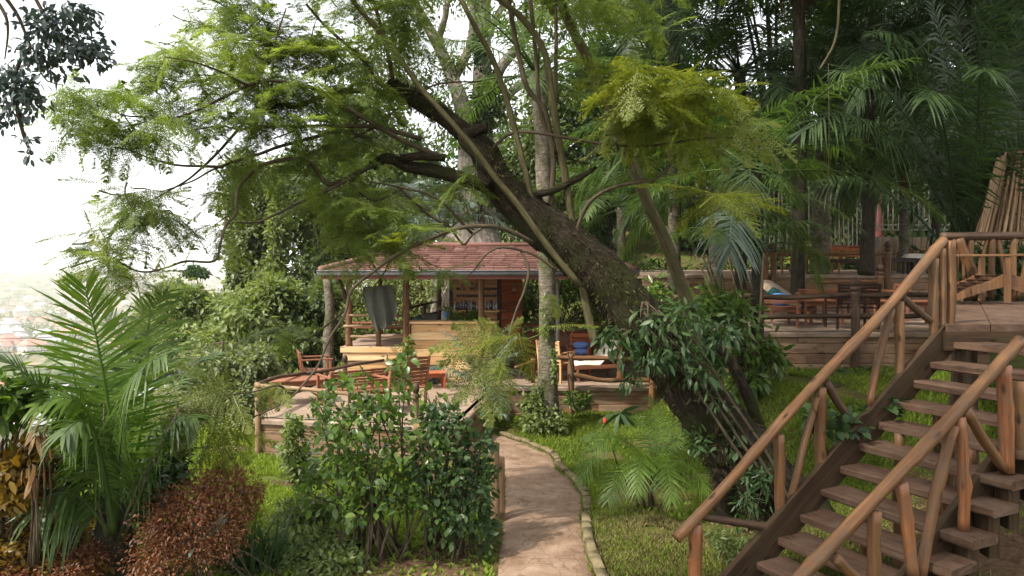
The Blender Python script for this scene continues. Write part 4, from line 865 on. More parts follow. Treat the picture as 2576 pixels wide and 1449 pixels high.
# ---------------------------------------------------------------- the leaning feathery tree
def W(pts, d0, d1, rpx=None):
    """traced line: picture points with depth running from d0 to d1 -> 3-D points (and radii from widths in picture units)"""
    n = len(pts); ds = np.linspace(d0, d1, n); q = np.array([P(p[0], p[1], d) for p, d in zip(pts, ds)])
    return q
def leaning_tree():
    base = G(1985, 1330); t = thing('leaning_tree', 'big mossy tree leaning across the garden with feathery yellow-green leaves', 'tree', base)
    d = 8.9; k = d/F
    tr = [(2010, 1365, 290), (1940, 1255, 235), (1850, 1130, 205), (1760, 1010, 190), (1680, 900, 185), (1600, 800, 180), (1530, 712, 175), (1440, 625, 165), (1350, 556, 150), (1270, 480, 118), (1228, 410, 92), (1180, 345, 72), (1110, 290, 62), (1045, 252, 60), (990, 226, 62), (972, 214, 50)]
    q = np.array([P(x, y, 8.9) for x, y, w in tr]); tq = q; b = MB(); b.tube(q, [w/2*k*(.72 if y < 1100 else .84) for x, y, w in tr], 22, .075, True, 8)
    for pts, w0, w1, dd in (([(1228, 470), (1215, 400), (1170, 350), (1190, 330), (1225, 322)], 60, 30, 8.8), ([(1250, 430), (1240, 380), (1215, 345)], 60, 24, 9.0), ([(1120, 398), (1065, 394), (1008, 396)], 24, 25, 8.6),
                            ([(1230, 470), (1100, 432), (1025, 418), (974, 398), (934, 418)], 44, 30, 8.7), ([(1330, 490), (1390, 480), (1470, 440), (1500, 420)], 26, 12, 8.8), ([(1960, 1230), (1905, 1060), (1850, 930), (1800, 860)], 46, 30, 9.05),
                            ([(2040, 1300), (2080, 1350), (2150, 1380)], 130, 40, 9.0), ([(1830, 1180), (1810, 1250), (1830, 1320)], 90, 50, 8.7)):
        z = np.array([P(x, y, dd) for x, y in pts]); b.tube(z, np.linspace(w0, w1, len(pts))/2*k*.8, 12, .1, True, 5)
    b.build('trunk', M['bark'], t)
    BR = [([(985, 235), (890, 228), (820, 238), (745, 270), (705, 264), (635, 292), (594, 332), (544, 388), (478, 448), (428, 478), (390, 500)], 22, 4, 8.8, 7.4),
          ([(1120, 398), (1055, 373), (1000, 347), (934, 307), (874, 272), (813, 232), (785, 221), (720, 207), (650, 205), (579, 237), (504, 274), (463, 290), (428, 296), (352, 294), (302, 287), (242, 252)], 20, 4, 8.7, 7.0),
          ([(650, 205), (624, 214), (564, 184), (488, 156), (413, 143)], 10, 3, 7.9, 7.2), ([(1060, 350), (950, 320), (858, 317), (780, 317), (695, 317), (604, 325), (554, 317), (470, 330)], 14, 4, 8.7, 7.4),
          ([(934, 350), (858, 330), (786, 347), (705, 368), (645, 390), (579, 410), (529, 430), (483, 456), (403, 483)], 13, 4, 8.6, 7.3), ([(560, 420), (504, 418), (443, 415), (383, 400), (332, 380), (287, 370)], 9, 3, 7.7, 6.9),
          ([(934, 418), (874, 448), (823, 463), (790, 420), (755, 400), (675, 410), (624, 443), (597, 483), (592, 539), (569, 564), (554, 614), (539, 657), (468, 657), (423, 672), (373, 684), (332, 677), (285, 648)], 18, 5, 8.5, 6.6),
          ([(900, 440), (826, 478), (745, 514), (695, 539), (645, 559), (594, 559)], 10, 5, 8.4, 7.4), ([(1460, 720), (1377, 619), (1302, 514), (1251, 453), (1191, 373), (1126, 297), (1055, 217), (1005, 146), (954, 81), (894, 10), (840, -70)], 26, 14, 8.65, 8.3),
          ([(1360, 540), (1345, 524), (1322, 433), (1292, 312), (1262, 211), (1236, 141), (1196, 70), (1150, -20)], 24, 15, 8.75, 8.9), ([(1395, 570), (1385, 529), (1392, 403), (1372, 282), (1327, 222), (1302, 126), (1282, 15), (1275, -60)], 20, 15, 8.8, 9.2),
          ([(1497, 860), (1482, 800), (1468, 730), (1443, 579), (1423, 453), (1402, 327), (1382, 201), (1367, 126), (1317, 50), (1240, -15)], 34, 20, 8.75, 9.0), ([(1402, 380), (1362, 292), (1347, 131), (1332, -30)], 16, 12, 8.9, 9.2), ([(1402, 330), (1397, 277), (1399, 100), (1395, -40)], 15, 12, 8.95, 9.4),
          ([(1440, 640), (1458, 559), (1488, 504), (1538, 473), (1604, 458), (1650, 450), (1700, 400)], 14, 6, 8.8, 8.3), ([(1230, 380), (1297, 332), (1428, 347), (1503, 360), (1599, 368), (1680, 362), (1750, 350), (1860, 345), (1900, 350)], 10, 5, 8.9, 8.2),
          ([(1340, 610), (1277, 579), (1226, 569), (1156, 574), (1075, 604), (1000, 640), (944, 680), (884, 730), (868, 790), (830, 850), (800, 920), (760, 970), (720, 1010), (640, 1048)], 18, 5, 8.6, 6.8),
          ([(1400, 680), (1342, 640), (1264, 622), (1223, 640), (1202, 667), (1187, 685), (1143, 718)], 9, 3, 8.6, 8.4), ([(1310, 630), (1317, 642), (1330, 678), (1321, 726), (1303, 770), (1285, 823), (1276, 859), (1240, 900)], 9, 5, 8.6, 8.2),
          ([(990, 225), (990, 216), (974, 126), (934, -20)], 18, 12, 8.8, 9.0), ([(975, 225), (950, 206), (914, 151), (823, 70), (770, 10)], 15, 8, 8.8, 8.4), ([(1190, 590), (1100, 500), (1000, 470), (920, 455)], 9, 5, 8.7, 8.2),
          ([(1020, 470), (940, 505), (880, 460), (840, 440)], 8, 4, 8.5, 8.2), ([(940, 230), (900, 300), (880, 350), (955, 310), (1040, 240), (1110, 210), (1210, 205)], 8, 5, 8.7, 8.9), ([(1000, 470), (1080, 540), (1130, 570), (1165, 615), (1190, 590), (1240, 560)], 9, 5, 8.7, 8.6),
          ([(1560, 340), (1560, 250), (1620, 200)], 8, 4, 8.8, 8.4), ([(680, 290), (690, 120), (720, 20)], 9, 5, 8.1, 8.0), ([(870, 780), (760, 860), (700, 840)], 6, 3, 8.4, 8.2), ([(735, 995), (700, 970), (640, 985), (585, 992)], 7, 4, 7.05, 6.55)]
    for pts, w0, w1, a0, a1 in BR:
        n = len(pts); ds = np.linspace(a0, a1, n); q = np.array([P(p[0], p[1], dd) for p, dd in zip(pts, ds)]); r = np.linspace(w0*(.68 if w0 > 14 else .9), w1*.8, n)/2*ds/F
        m = MB(); m.tube(q, r, 8, .05, True, 4); m.build('branch', M['stem' if w0 > 20 and pts[0][0] > 1340 else 'branch'], t)
    C = [(330, 190, 90, 55, 7.2, 6), (430, 150, 90, 45, 7.4, 6), (530, 120, 90, 45, 7.8, 5), (600, 50, 110, 50, 8.2, 8), (740, 60, 110, 60, 8.2, 9), (860, 60, 100, 70, 8.4, 8), (960, 40, 90, 60, 8.6, 6), (520, 20, 90, 40, 8.4, 5),
         (210, 250, 70, 55, 7, 5), (250, 330, 80, 60, 7, 6), (330, 290, 80, 55, 7, 6), (420, 250, 90, 55, 7.3, 6), (520, 240, 80, 60, 7.6, 6), (600, 300, 80, 50, 7.8, 5), (680, 170, 100, 60, 8, 8), (770, 150, 100, 50, 8.2, 7), (860, 170, 90, 60, 8.4, 7),
         (760, 270, 90, 45, 8.3, 6), (680, 340, 90, 45, 8, 6), (600, 400, 70, 35, 7.8, 3), (830, 350, 100, 50, 8.4, 7), (930, 380, 90, 45, 8.5, 6), (330, 490, 55, 45, 7, 5), (390, 500, 50, 45, 7.1, 5), (240, 610, 50, 40, 6.8, 3), (290, 650, 50, 45, 6.6, 4), (330, 700, 30, 30, 6.6, 2),
         (470, 560, 80, 30, 7.2, 2), (560, 480, 60, 40, 7.5, 3), (780, 440, 90, 50, 8.2, 7), (870, 510, 100, 50, 8.3, 8), (960, 470, 90, 50, 8.5, 6), (950, 570, 100, 50, 8.3, 8), (860, 600, 70, 45, 8.2, 5), (1000, 610, 60, 45, 8.4, 4), (990, 675, 40, 25, 8.0, 3),
         (1090, 440, 70, 45, 8.5, 4), (1150, 470, 60, 40, 8.5, 4), (1020, 520, 70, 40, 8.5, 4), (1010, 110, 60, 60, 8.8, 4), (1080, 60, 70, 50, 9, 4), 
         (1500, 60, 70, 50, 8.8, 3), (1560, 130, 50, 50, 8.7, 3), (740, 830, 40, 16, 8.2, 2), (1080, 680, 60, 14, 8.2, 2), (1590, 300, 60, 40, 8.6, 3),
         (800, -60, 200, 40, 8.6, 9), (1050, -60, 200, 40, 8.9, 8), (600, -70, 150, 40, 8.4, 6), (1600, -40, 200, 60, 8.8, 8), (1350, -60, 200, 50, 9, 7), (700, 230, 80, 40, 8, 5), (880, 250, 80, 40, 8.4, 5), (640, 120, 80, 40, 8.0, 5)]
    TOP_SHADE = [(x, y, 170, 60, dd, 9) for x in range(750, 2000, 220) for y, dd in ((-170, 8.2), (-260, 9.3))]+[(x, -230, 200, 60, 11, 8) for x in range(1500, 2700, 260)]  # unseen sprays above the frame, added to shade the right side
    f = MB(); sprays(f, f, [(c[0], c[1], c[2], c[3], c[4]+.3, max(2, c[5]*(1.05 if c[0] < 1000 and c[1] < 420 else .9))) for c in C if c[:2] != (990, 675)]+TOP_SHADE, .43, 7, .28)
    f.build('crown', M['feather'], t)
    Y = [(1650, 190, 110, 60, 8.4, 7), (1620, 280, 90, 50, 8.4, 5), (1740, 250, 70, 60, 8.3, 4), (1700, 330, 80, 25, 8.3, 3), (1840, 490, 45, 12, 8.2, 2),
         (1300, 835, 25, 25, 8.4, 1), (1000, 640, 40, 20, 8.1, 1)]
    f = MB(); sprays(f, f, Y, .6, 7, .4)
    HAND = [((585, 992), 6.55, [(395, 970), (430, 945), (490, 908), (387, 1024), (410, 1055), (425, 1082), (447, 1125), (490, 1150), (533, 1140), (560, 1134), (600, 1120), (640, 1090), (540, 930), (455, 1000), (620, 1060)]), ((575, 1060), 6.65, [(480, 1190), (520, 1180), (560, 1200), (610, 1160), (640, 1130)]), ((705, 962), 7.0, [(634, 1025), (652, 1032), (690, 1022), (640, 985), (720, 1010)]),
            ((1275, 845), 8.2, [(1105, 856), (1120, 905), (1150, 830), (1180, 895), (1215, 800), (1200, 930), (1310, 805)]), ((1250, 900), 8.1, [(1120, 985), (1150, 1010), (1185, 1040), (1225, 1050), (1265, 1020), (1130, 940), (1300, 980)]), ((1385, 730), 8.4, [(1392, 800), (1410, 790)]),
            ((1835, 305), 8.2, [(1960, 285), (2015, 345), (1985, 390), (1930, 395), (1880, 370), (1850, 262), (1900, 262), (1800, 360)]), ((1775, 490), 8.3, [(1910, 487), (1890, 515), (1840, 520), (1800, 525)]), ((960, 640), 8.0, [(1040, 700), (900, 640), (1020, 660)]), ((330, 470), 7.0, [(250, 470), (255, 520), (290, 560), (330, 570), (380, 560), (280, 430), (340, 420)]), ((290, 660), 6.7, [(190, 570), (180, 620), (200, 680), (250, 730), (300, 745), (340, 720), (230, 600)])]
    for (bx, by), d0, tips in HAND:
        a = P(bx, by, d0)
        for x, y in tips:
            e = P(x+rng.normal()*5, y+rng.normal()*5, d0+rng.normal()*.12-.08); place(f, BIP[rng.integers(0, 3)], [a], [e-a], [nrm(np.array([-.25, -.75, .55])+rng.normal(size=3)*.22)], np.linalg.norm(e-a)*1.05)
    f.build('young_foliage', M['feather_young'], t)
    pts, rr = spline(tq, np.array([w/2*k*(.72 if y < 1100 else .84) for x, y, w in tr]), 10); n = 5200; i = rng.integers(6, len(pts)-2, n); tg = nrm(pts[i+1]-pts[i]); a = rdir(n); a = nrm(a-tg*np.sum(a*tg, 1, keepdims=True)+np.array([0, -.3, .25])); a = nrm(a-tg*np.sum(a*tg, 1, keepdims=True))
    kp = patch3(pts[i]+a*rr[i][:, None]) > -.2; f = MB(); leaves(f, (pts[i]+a*rr[i][:, None]*.97)[kp], nrm(a*.6+rng.normal(size=a.shape)*.5+[0, 0, -.3])[kp], rng.uniform(.03, .085, kp.sum()), .22, False); f.build('moss', M['moss'], t); return t
def patch3(p): return np.sin(p[:, 0]*5.1+2*np.sin(p[:, 2]*3.3))+np.sin(p[:, 2]*6.2+p[:, 1]*4)+.5*np.sin(p[:, 0]*13+p[:, 2]*9)
leaning_tree()
def climber():
    t = thing('climbing_vine', 'glossy big-leaved climber wrapped round the leaning tree trunk', 'climbing plant', P(1700, 1000, 8.6)); f = MB(); s = MB()
    cs = [cl(1555, 850, 65, 42, 8.35, .25), cl(1620, 890, 65, 45, 8.3, .25), cl(1690, 870, 70, 50, 8.35, .3), cl(1750, 930, 45, 50, 8.35, .25), cl(1650, 815, 65, 35, 8.35, .25), cl(1575, 950, 35, 35, 8.4, .2), cl(1720, 790, 70, 35, 8.5, .3), cl(1800, 840, 60, 38, 8.6, .3), cl(1815, 1000, 24, 45, 8.4, .2), cl(1760, 1120, 35, 40, 8.4, .15), cl(1840, 1100, 30, 50, 8.5, .15), cl(1900, 1190, 50, 40, 8.4, .15)]
    S = foliage(f, cs[:9], 800, .115, .34, True, 28, .34, .75, droop=.3); foliage(f, cs[9:], 300, .08, .45, True, 12, .3, .4)
    for px, py in ((1620, 760), (1660, 850), (1700, 930), (1750, 1010), (1580, 830), (1800, 1090)): 
        a = P(px, py, 8.55); stems(s, a, S[np.argsort(np.linalg.norm(S-a, axis=1))[:5]], .012)
    for off in (0, 20, -25, 45): s.tube([P(1990+off*.3, 1300, 8.45), P(1890+off, 1150, 8.4), P(1790+off, 1000, 8.4), P(1700+off*1.2, 870, 8.45), P(1610+off, 780, 8.5)], [.02, .018, .016, .014, .01], 6, .1, True, 5)
    f.build('foliage', M['broad_dark'], t); s.build('stem', M['branch'], t)
climber()
def single(name, label, line, w0, w1, d0, d1, mat, cat='tree', sprs=None):
    n = len(line); ds = np.linspace(d0, d1, n); q = np.array([P(p[0], p[1], dd) for p, dd in zip(line, ds)]); q[0, 2] -= .1
    t = thing(name, label, cat, q[0]); m = MB(); m.tube(q, np.linspace(w0, w1, n)/2*ds/F, 10, .05, True, 5); m.build('trunk', M[mat], t)
    if sprs: f = MB(); sprays(f, f, sprs, .5, 6, .5); f.build('crown', M['feather'], t)
    return t
single('slender_tree', 'slender smooth greenish tree arching up in front of the upper terrace', [(1752, 960), (1748, 860), (1728, 760), (1695, 665), (1662, 580), (1632, 519), (1579, 383), (1528, 262), (1488, 171), (1448, 91), (1413, 10), (1385, -80)], 36, 22, 11.5, 10.4, 'stem', 'tree', [(1480, -20, 130, 40, 10.4, 6), (1600, 60, 70, 50, 10.6, 4), (1360, -40, 100, 40, 10.4, 5)])
# ---------------------------------------------------------------- palms
b = G(1376, 1085); palm('ivy_palm', 'tall grey palm with an ivy-clad foot standing in the lawn', b, P(1352, 190, b[1]+.3), .16, 15, 2.6, 'palm', .55, (-.3, 1.1), (.7, 1.5), n=38, flare=1.9)
bush('ivy', 'grey-green ivy clump around the foot of the grey lawn palm', 'climbing plant', b+[0, -.1, .05], [cl(1355, 1045, 42, 50, b[1]-.2, .35), cl(1405, 1060, 25, 30, b[1]-.2, .3), cl(1352, 985, 12, 45, b[1]-.22, .1), cl(1395, 900, 9, 60, b[1]-.22, .08), cl(1372, 800, 9, 60, b[1]-.22, .08), cl(1340, 1020, 30, 30, b[1]-.2, .2)], 2300, .075, 'vine', aspect=.6, nst=10, r0=.012)
# the low palm of the left foreground, frond by frond
def fore_palm():
    base = G(292, 1440); t = thing('low_palm', 'young oil palm with tall arching fronds in the left foreground', 'palm tree', base); d = 6.45
    m = MB(); m.tube([P(292, 1470, d), P(288, 1400, d), P(286, 1330, d), P(284, 1270, d)], [.13, .16, .14, .09], 12, .12, True, 3); m.build('trunk', M['dark_bark'], t)
    FR = [([(287, 1330), (287, 1180), (278, 1060), (262, 950), (245, 860), (228, 780), (214, 724)], 6.4, 6.0, 'palm_bright', .66, .17, (0, -1, .25), .12), ([(292, 1330), (330, 1180), (365, 1020), (372, 900), (372, 820), (395, 760), (420, 735)], 6.5, 7.2, 'palm_bright', .5, .25, (0, -1, .5), .3),
          ([(280, 1330), (225, 1180), (172, 1080), (110, 990), (50, 930), (-20, 890)], 6.4, 5.8, 'palm', .3, .3, (.3, -.2, 1), .2), ([(290, 1330), (350, 1160), (420, 1000), (480, 920), (540, 890)], 6.5, 6.9, 'palm', .42, .3, (-.2, -.3, 1), .45),
          ([(284, 1330), (255, 1150), (215, 1030), (160, 1000), (90, 1020)], 6.4, 5.9, 'palm_bright', .45, .3, (.2, -.4, 1), .4), 
          ([(294, 1330), (320, 1120), (330, 960), (300, 860), (262, 800)], 6.6, 7.1, 'palm', .55, .25, (0, -1, .5), .35), ([(290, 1330), (350, 1200), (410, 1100), (450, 1050), (490, 1050)], 6.5, 6.3, 'palm', .42, .3, (-.2, -.3, 1), .6),
          ([(282, 1330), (240, 1130), (200, 980), (180, 900), (150, 870)], 6.6, 7.2, 'palm', .5, .3, (0, -1, .5), .35), ([(289, 1330), (300, 1150), (320, 1010), (350, 930), (420, 890)], 6.3, 5.6, 'palm', .46, .3, (0, -.6, 1), .55),
          ([(286, 1340), (262, 1180), (240, 1090), (200, 1060), (160, 1090)], 6.2, 5.6, 'palm', .42, .25, (0, -.6, 1), .7), 
          ([(280, 1345), (220, 1270), (170, 1240), (120, 1250), (90, 1290)], 6.3, 5.9, 'palm', .38, .25, (0, -.5, 1), .8), ([(284, 1330), (270, 1120), (255, 990), (240, 930), (210, 900)], 6.8, 7.5, 'palm', .5, .3, (0, -.8, 1), .5)]
    for pts, a, c, mt, ll, st, hint, dr in FR:
        ds = np.linspace(a, c, len(pts)); m = MB(); frond(m, [P(x, y, dd) for (x, y), dd in zip(pts, ds)], ll, 54, .027, dr, st, hint, .62, .12, .02); m.build('frond', M[mt], t)
    for px, tx, ty in ((310, 455, 1020), (272, 225, 1110), (300, 385, 1150), (280, 262, 1010)): 
        m = MB(); m.tube([P(px, 1360, 6.3), P((px+tx)/2-10, (1360+ty)/2, 6.2), P(tx, ty, 6.25)], [.018, .01, .005], 6, .06, True, 4); m.build('dead_stalk', M['palm_bark'], t)
fore_palm()
def lawn_palm():
    base = G(1640, 1280); t = thing('areca_palm', 'small feathery palm clump in the lawn beside the path', 'palm', base)
    for i in range(5): m = MB(); q = base+[rng.normal()*.07, rng.normal()*.07, 0]; m.tube([q, q+[rng.normal()*.04, 0, .25], q+[rng.normal()*.08, rng.normal()*.05, .42]], [.022, .016, .012], 7, .05); m.build('stem', M['stem'], t)
    d = base[1]
    for pts, dd in (([(1640, 1200), (1600, 1130), (1540, 1100), (1490, 1140), (1460, 1210)], -.3), ([(1640, 1200), (1680, 1120), (1740, 1090), (1800, 1110), (1850, 1170)], -.2), ([(1640, 1200), (1635, 1120), (1610, 1060), (1560, 1040), (1510, 1060)], .5), ([(1645, 1200), (1670, 1100), (1720, 1050), (1760, 1040)], .5), ([(1640, 1210), (1600, 1170), (1555, 1200), (1530, 1260)], -.5),
                    ([(1645, 1210), (1690, 1160), (1745, 1180), (1785, 1240)], -.5), ([(1640, 1210), (1630, 1150), (1612, 1160), (1600, 1240)], -.8), ([(1645, 1200), (1652, 1090), (1650, 1030), (1635, 1000)], .3), ([(1645, 1210), (1662, 1150), (1680, 1180), (1690, 1260)], -.8), ([(1640, 1205), (1580, 1120), (1520, 1090), (1470, 1100)], .1), ([(1645, 1205), (1700, 1110), (1770, 1130), (1810, 1200)], -.1)):
        m = MB(); ds = np.linspace(d, d+dd, len(pts)); frond(m, [P(x, y, z) for (x, y), z in zip(pts, ds)], .28, 48, .010, .35, .22, (0, -.3, 1), .7, .12, .008); m.build('frond', M['palm_bright'], t)
lawn_palm()
b = P(1222, 1045, 15.6); palm('young_palm', 'young palm with silvery drooping fronds at the corner of the lower terrace', P(1222, 1060, 15.6)+[0, 0, -.2], P(1222, 985, 15.6), .07, 11, 1.5, 'palm_grey', .34, (.2, 1.3), (.8, 1.7), cat='palm', n=34, w=.02, rr=.01)
b = G(1897, 985); palm('areca_clump', 'dark-stemmed palm rising by the plank wall with pale ribbed stems', b, P(1900, 430, b[1]+.4), .1, 14, 2.7, 'palm', .6, (.0, 1.2), (.9, 1.7), bark='dark_bark', n=40)
def clump_stems():
    t = thing('cane_clump', 'cluster of pale ribbed palm canes at the plank wall', 'palm', b-[.12, .1, 0])
    for i in range(11):
        m = MB(); px = 1880+rng.normal()*16; tx = 1830+rng.normal()*55; m.tube([P(px, 990, b[1]-.1), P(px-8, 900, b[1]-.1), P((px+tx)/2, 800, b[1]-.05), P(tx, 640, b[1])], [.028, .025, .02, .012], 7, .08, True, 4); m.build('cane', M['stem' if i % 3 else 'reed'], t)
    for i in range(9): m = MB(); frond(m, arc(P(1830+rng.normal()*45, 650+rng.normal()*40, b[1]), rng.random()*6.28, rng.uniform(.3, 1.1), 1.6, 1.5), .42, 36, .026, .4, rr=.012); m.build('frond', M['palm'], t)
clump_stems()
bush('ground_bush', 'green leafy undergrowth at the foot of the ribbed palm canes', 'bush', b+[0, -.15, 0], [cl(1830, 800, 70, 50, 12.4, .4), cl(1790, 760, 60, 40, 12.6, .4), cl(1900, 880, 45, 40, 12.5, .3), cl(1880, 960, 40, 35, 12.3, .3), cl(1800, 900, 50, 40, 12.3, .3), cl(1950, 890, 30, 40, 12.6, .2)], 1900, .15, 'broad', aspect=.36, detail=True, nst=14, r0=.015, grav=.5, sig=.3)
bush('shrub', 'narrow leafy shrub beside the slender greenish tree before the upper terrace', 'bush', G(1760, 985), [cl(1730, 800, 55, 45, 12.1, .4), cl(1700, 850, 55, 50, 12.1, .4), cl(1770, 860, 45, 40, 12, .4), cl(1650, 770, 50, 60, 12.6, .4)], 1900, .13, 'broad', aspect=.4, nst=12, r0=.012, grav=.4)
# tall palms on and behind the terraces
def tp(label, px, d, ytop, zb, r, nf, L, mat, **kw):
    base = P(px, 0, d); base[2] = zb; return palm('tall_palm', label, base, P(px+kw.pop('lean', 0), ytop, d+.2), r*.85, nf+6, L*1.05, mat, n=48, w=.04, **{'bark': 'dark_bark' if mat == 'palm_dark' else 'palm_bark', **kw})
tp('tall palm with a shaggy brown skirt of dead fibres at the top of the picture', 2004, 17.5, -60, ZU, .17, 14, 3.2, 'palm_dark', skirt=46, el=(-.3, 1.), ll=.7)
tp('palm on the top terrace with a pale smooth trunk left of the root-draped one', 2003, 23.5, 400, ZT, .2, 13, 3.2, 'palm_dark', bark='palm_bark', ll=.7, el=(-.2, 1.1))
tp('palm with a thick trunk draped in hanging roots on the top terrace', 2062, 20.3, 330, ZT, .26, 15, 3.4, 'palm', ll=.75, el=(-.3, 1.1), bark='palm_bark')
tp('mossy-trunked palm behind the dark planter on the top terrace', 2272, 22.4, 420, ZT, .17, 13, 3.2, 'palm_dark', bark='palm_bark', ll=.7, el=(-.3, 1.))
tp('thin palm rising just behind the thick white lounger', 2346, 20.6, 330, ZT, .14, 14, 3.4, 'palm_dark', ll=.7, el=(-.3, 1.1), lean=15)
tp('bushy palm with drooping silvery fronds left of the terraces', 1800, 16.5, 470, ZU, .16, 15, 2.9, 'palm', ll=.65, el=(-.35, 1.1), lean=-10)
tp('tall palm filling the upper right of the picture behind the deck', 2440, 16.5, 60, ZU, .2, 18, 4.2, 'palm_dark', ll=.8, el=(-.4, 1.1))
tp('palm with long shadowy fronds above the top terrace', 2180, 18.5, 150, ZT, .18, 16, 3.6, 'palm_dark', ll=.75, el=(-.4, 1.1))
tp('dark palm at the right picture edge behind the pole bundle', 2590, 15.5, 200, 1.2, .2, 16, 4., 'palm_dark', ll=.8, el=(-.3, 1.2))
tp('palm with upright green fronds behind the slender greenish tree', 1690, 19, 330, .9, .18, 15, 3.2, 'palm', ll=.7, el=(-.4, 1.1))
tp('high palm at the top centre right of the picture', 1690, 21, -10, .9, .2, 16, 3.6, 'palm_dark', ll=.75, el=(-.5, 1.))
tp('palm arching between the skirted palm and the yellow-green sprays', 1860, 19.5, 180, ZU, .17, 15, 3.4, 'palm_dark', ll=.75, el=(-.3, 1.1))
tp('bluish-green palm showing above the left part of the pavilion roof', 1110, 25.5, 560, 0, .16, 13, 2.6, 'palm_grey', ll=.6, el=(-.1, 1.1))
tp('palm behind the right end of the pavilion roof', 1560, 24, 520, .3, .17, 14, 2.8, 'palm', ll=.65, el=(-.2, 1.1))
tp('palm leaning in over the white lounger at the back of the top terrace', 2400, 24, 250, ZT, .18, 14, 3.6, 'palm_dark', ll=.75, el=(-.5, .9))
def fan_frond():
    t = thing('hanging_frond', 'pale silvery palm leaf spread like a fan before the dark canes', 'palm leaf', P(1845, 520, 12.4))
    m = MB(); frond(m, [P(1846, 500, 12.9), P(1845, 520, 12.5), P(1840, 560, 12.1), P(1838, 600, 11.95), P(1836, 640, 11.95)], .68, 34, .04, .55, .05, (0, -1, .15), .55, .0, .02); m.build('blade', M['palm_grey'], t)
fan_frond()
def big_palm():
    base = P(2452, 0, 14.2); base[2] = 1.2; t = thing('giant_palm', 'giant clumping palm fanning long dark fronds up behind the deck', 'palm tree', base)
    m = MB(); m.tube([base, base+[0, 0, .8], base+[0, 0, 1.3]], [.4, .36, .25], 12, .1, True, 3); m.build('trunk', M['dark_bark'], t)
    T = [(2060, 470), (2120, 330), (2180, 210), (2260, 120), (2330, 60), (2400, 0), (2460, -40), (2520, 20), (2600, 60), (2640, 200), (2640, 330), (2250, 350), (2330, 250), (2480, 180), (2560, 130), (2400, 130), (2200, 80), (2100, 180), (2020, 330), (2520, -80), (2300, -60)]
    for i, (x, y) in enumerate(T):
        d1 = 13.2+rng.normal()*1.2; a = base+[rng.normal()*.12, rng.normal()*.1, 1.0]; e = P(x, y, d1); L = np.linalg.norm(e-a); mid = a*.55+e*.45+[0, 0, .22*L]; m1 = a*.8+e*.2+[0, 0, .16*L]; m = MB()
        frond(m, [a, m1, mid, a*.22+e*.78+[0, 0, .17*L], e], .85, 52, .036, .45, .3, (0, -.6, 1), .7, .15, .03); m.build('frond', M['palm_dark'], t)
big_palm()
# ---------------------------------------------------------------- big grey tree behind the roof
def grey_tree():
    base = P(1195, 655, 26.5); base[2] = 0; t = thing('grey_tree', 'huge pale-barked tree with flared foot rising behind the pavilion roof', 'tree', base); d = 26.5; k = d/F; b = MB()
    for pts, w in (([(1200, 800), (1190, 640), (1188, 600), (1186, 560), (1180, 500), (1178, 400)], (260, 190, 100, 75, 62, 55)), ([(1225, 640), (1220, 560), (1216, 400), (1213, 220), (1214, 100), (1216, -60)], (100, 62, 56, 50, 44, 38)),
                   ([(1178, 420), (1170, 300), (1140, 200), (1100, 110), (1050, 20), (1010, -60)], (52, 44, 34, 28, 24, 20)), ([(1216, 260), (1260, 170), (1310, 110), (1360, 20)], (34, 28, 24, 18)), ([(1140, 200), (1180, 120), (1190, 40), (1180, -50)], (26, 22, 18, 15)), ([(1176, 360), (1120, 280), (1060, 230), (960, 160)], (30, 24, 18, 12)),
                   ([(1215, 330), (1280, 240), (1330, 200), (1420, 120)], (26, 22, 18, 14)), ([(1100, 110), (1120, 40), (1130, -40)], (20, 16, 13)), ([(1214, 130), (1240, 60), (1290, -30)], (24, 18, 14)), ([(1170, 640), (1130, 630), (1090, 650)], (70, 50, 40)), ([(1240, 640), (1280, 640), (1310, 660)], (70, 45, 40))):
        b.tube([P(x, y, d+rng.normal()*.3) for x, y in pts], np.array(w)/2*k, 12, .06, True, 5)
    b.build('trunk', M['pale_bark'], t); f = MB()
    cs = [cl(1000, 60, 110, 70, 25, 1.5), cl(1110, -40, 140, 60, 26, 1.5), cl(1290, 60, 70, 40, 25, 1.2), cl(1400, 40, 80, 60, 26, 1.5), cl(900, 150, 110, 70, 25, 1.5), cl(1050, 200, 90, 60, 25.5, 1.2), cl(1130, 300, 60, 60, 25.5, 1), cl(1150, 150, 40, 30, 25, .8), cl(1250, 260, 60, 60, 25.5, 1), cl(1350, 190, 60, 60, 26, 1), cl(1250, -60, 120, 40, 26, 1.4), cl(1220, 470, 70, 60, 25, 1)]
    foliage(f, cs, 15000, .15, .45, False, 18, .3); f.build('crown', M['wood_leaf'], t)
grey_tree()
bush('creeper', 'dark green creeper growing up the pale tree behind the pavilion', 'climbing plant', P(1200, 600, 25.6), [cl(1225, 230, 35, 90, 25.4, .5), cl(1210, 120, 25, 60, 25.4, .4), cl(1200, 330, 35, 60, 25.4, .5)], 2600, .15, 'broad_dark', nst=6, r0=.03)
bush('hedge', 'sunlit leafy hedge seen through the open bar pavilion', 'hedge', P(1000, 850, 26), [cl(x, y, 55, 45, 25.8, .8) for x in range(860, 1180, 60) for y in (720, 790, 850)], 8000, .15, 'vine', nst=20, r0=.02)
bush('hedge', 'leafy hedge behind the pavilion right of the bar shelves', 'hedge', P(1400, 850, 25.6), [cl(x, y, 55, 45, 25.4, .8) for x in range(1300, 1620, 60) for y in (690, 740, 800)], 7500, .15, 'broad', nst=20, r0=.02)
bush('hedge', 'dark thicket standing behind the metal bar fence of the top terrace', 'hedge', P(2200, 690, 30), [cl(x, y, 70, 60, 30, 1.) for x in range(1900, 2560, 80) for y in (480, 560, 640)]+[cl(x, 690, 60, 40, 31, 1.) for x in range(1500, 1950, 80)], 11000, .2, 'broad_dark', nst=20, r0=.02)
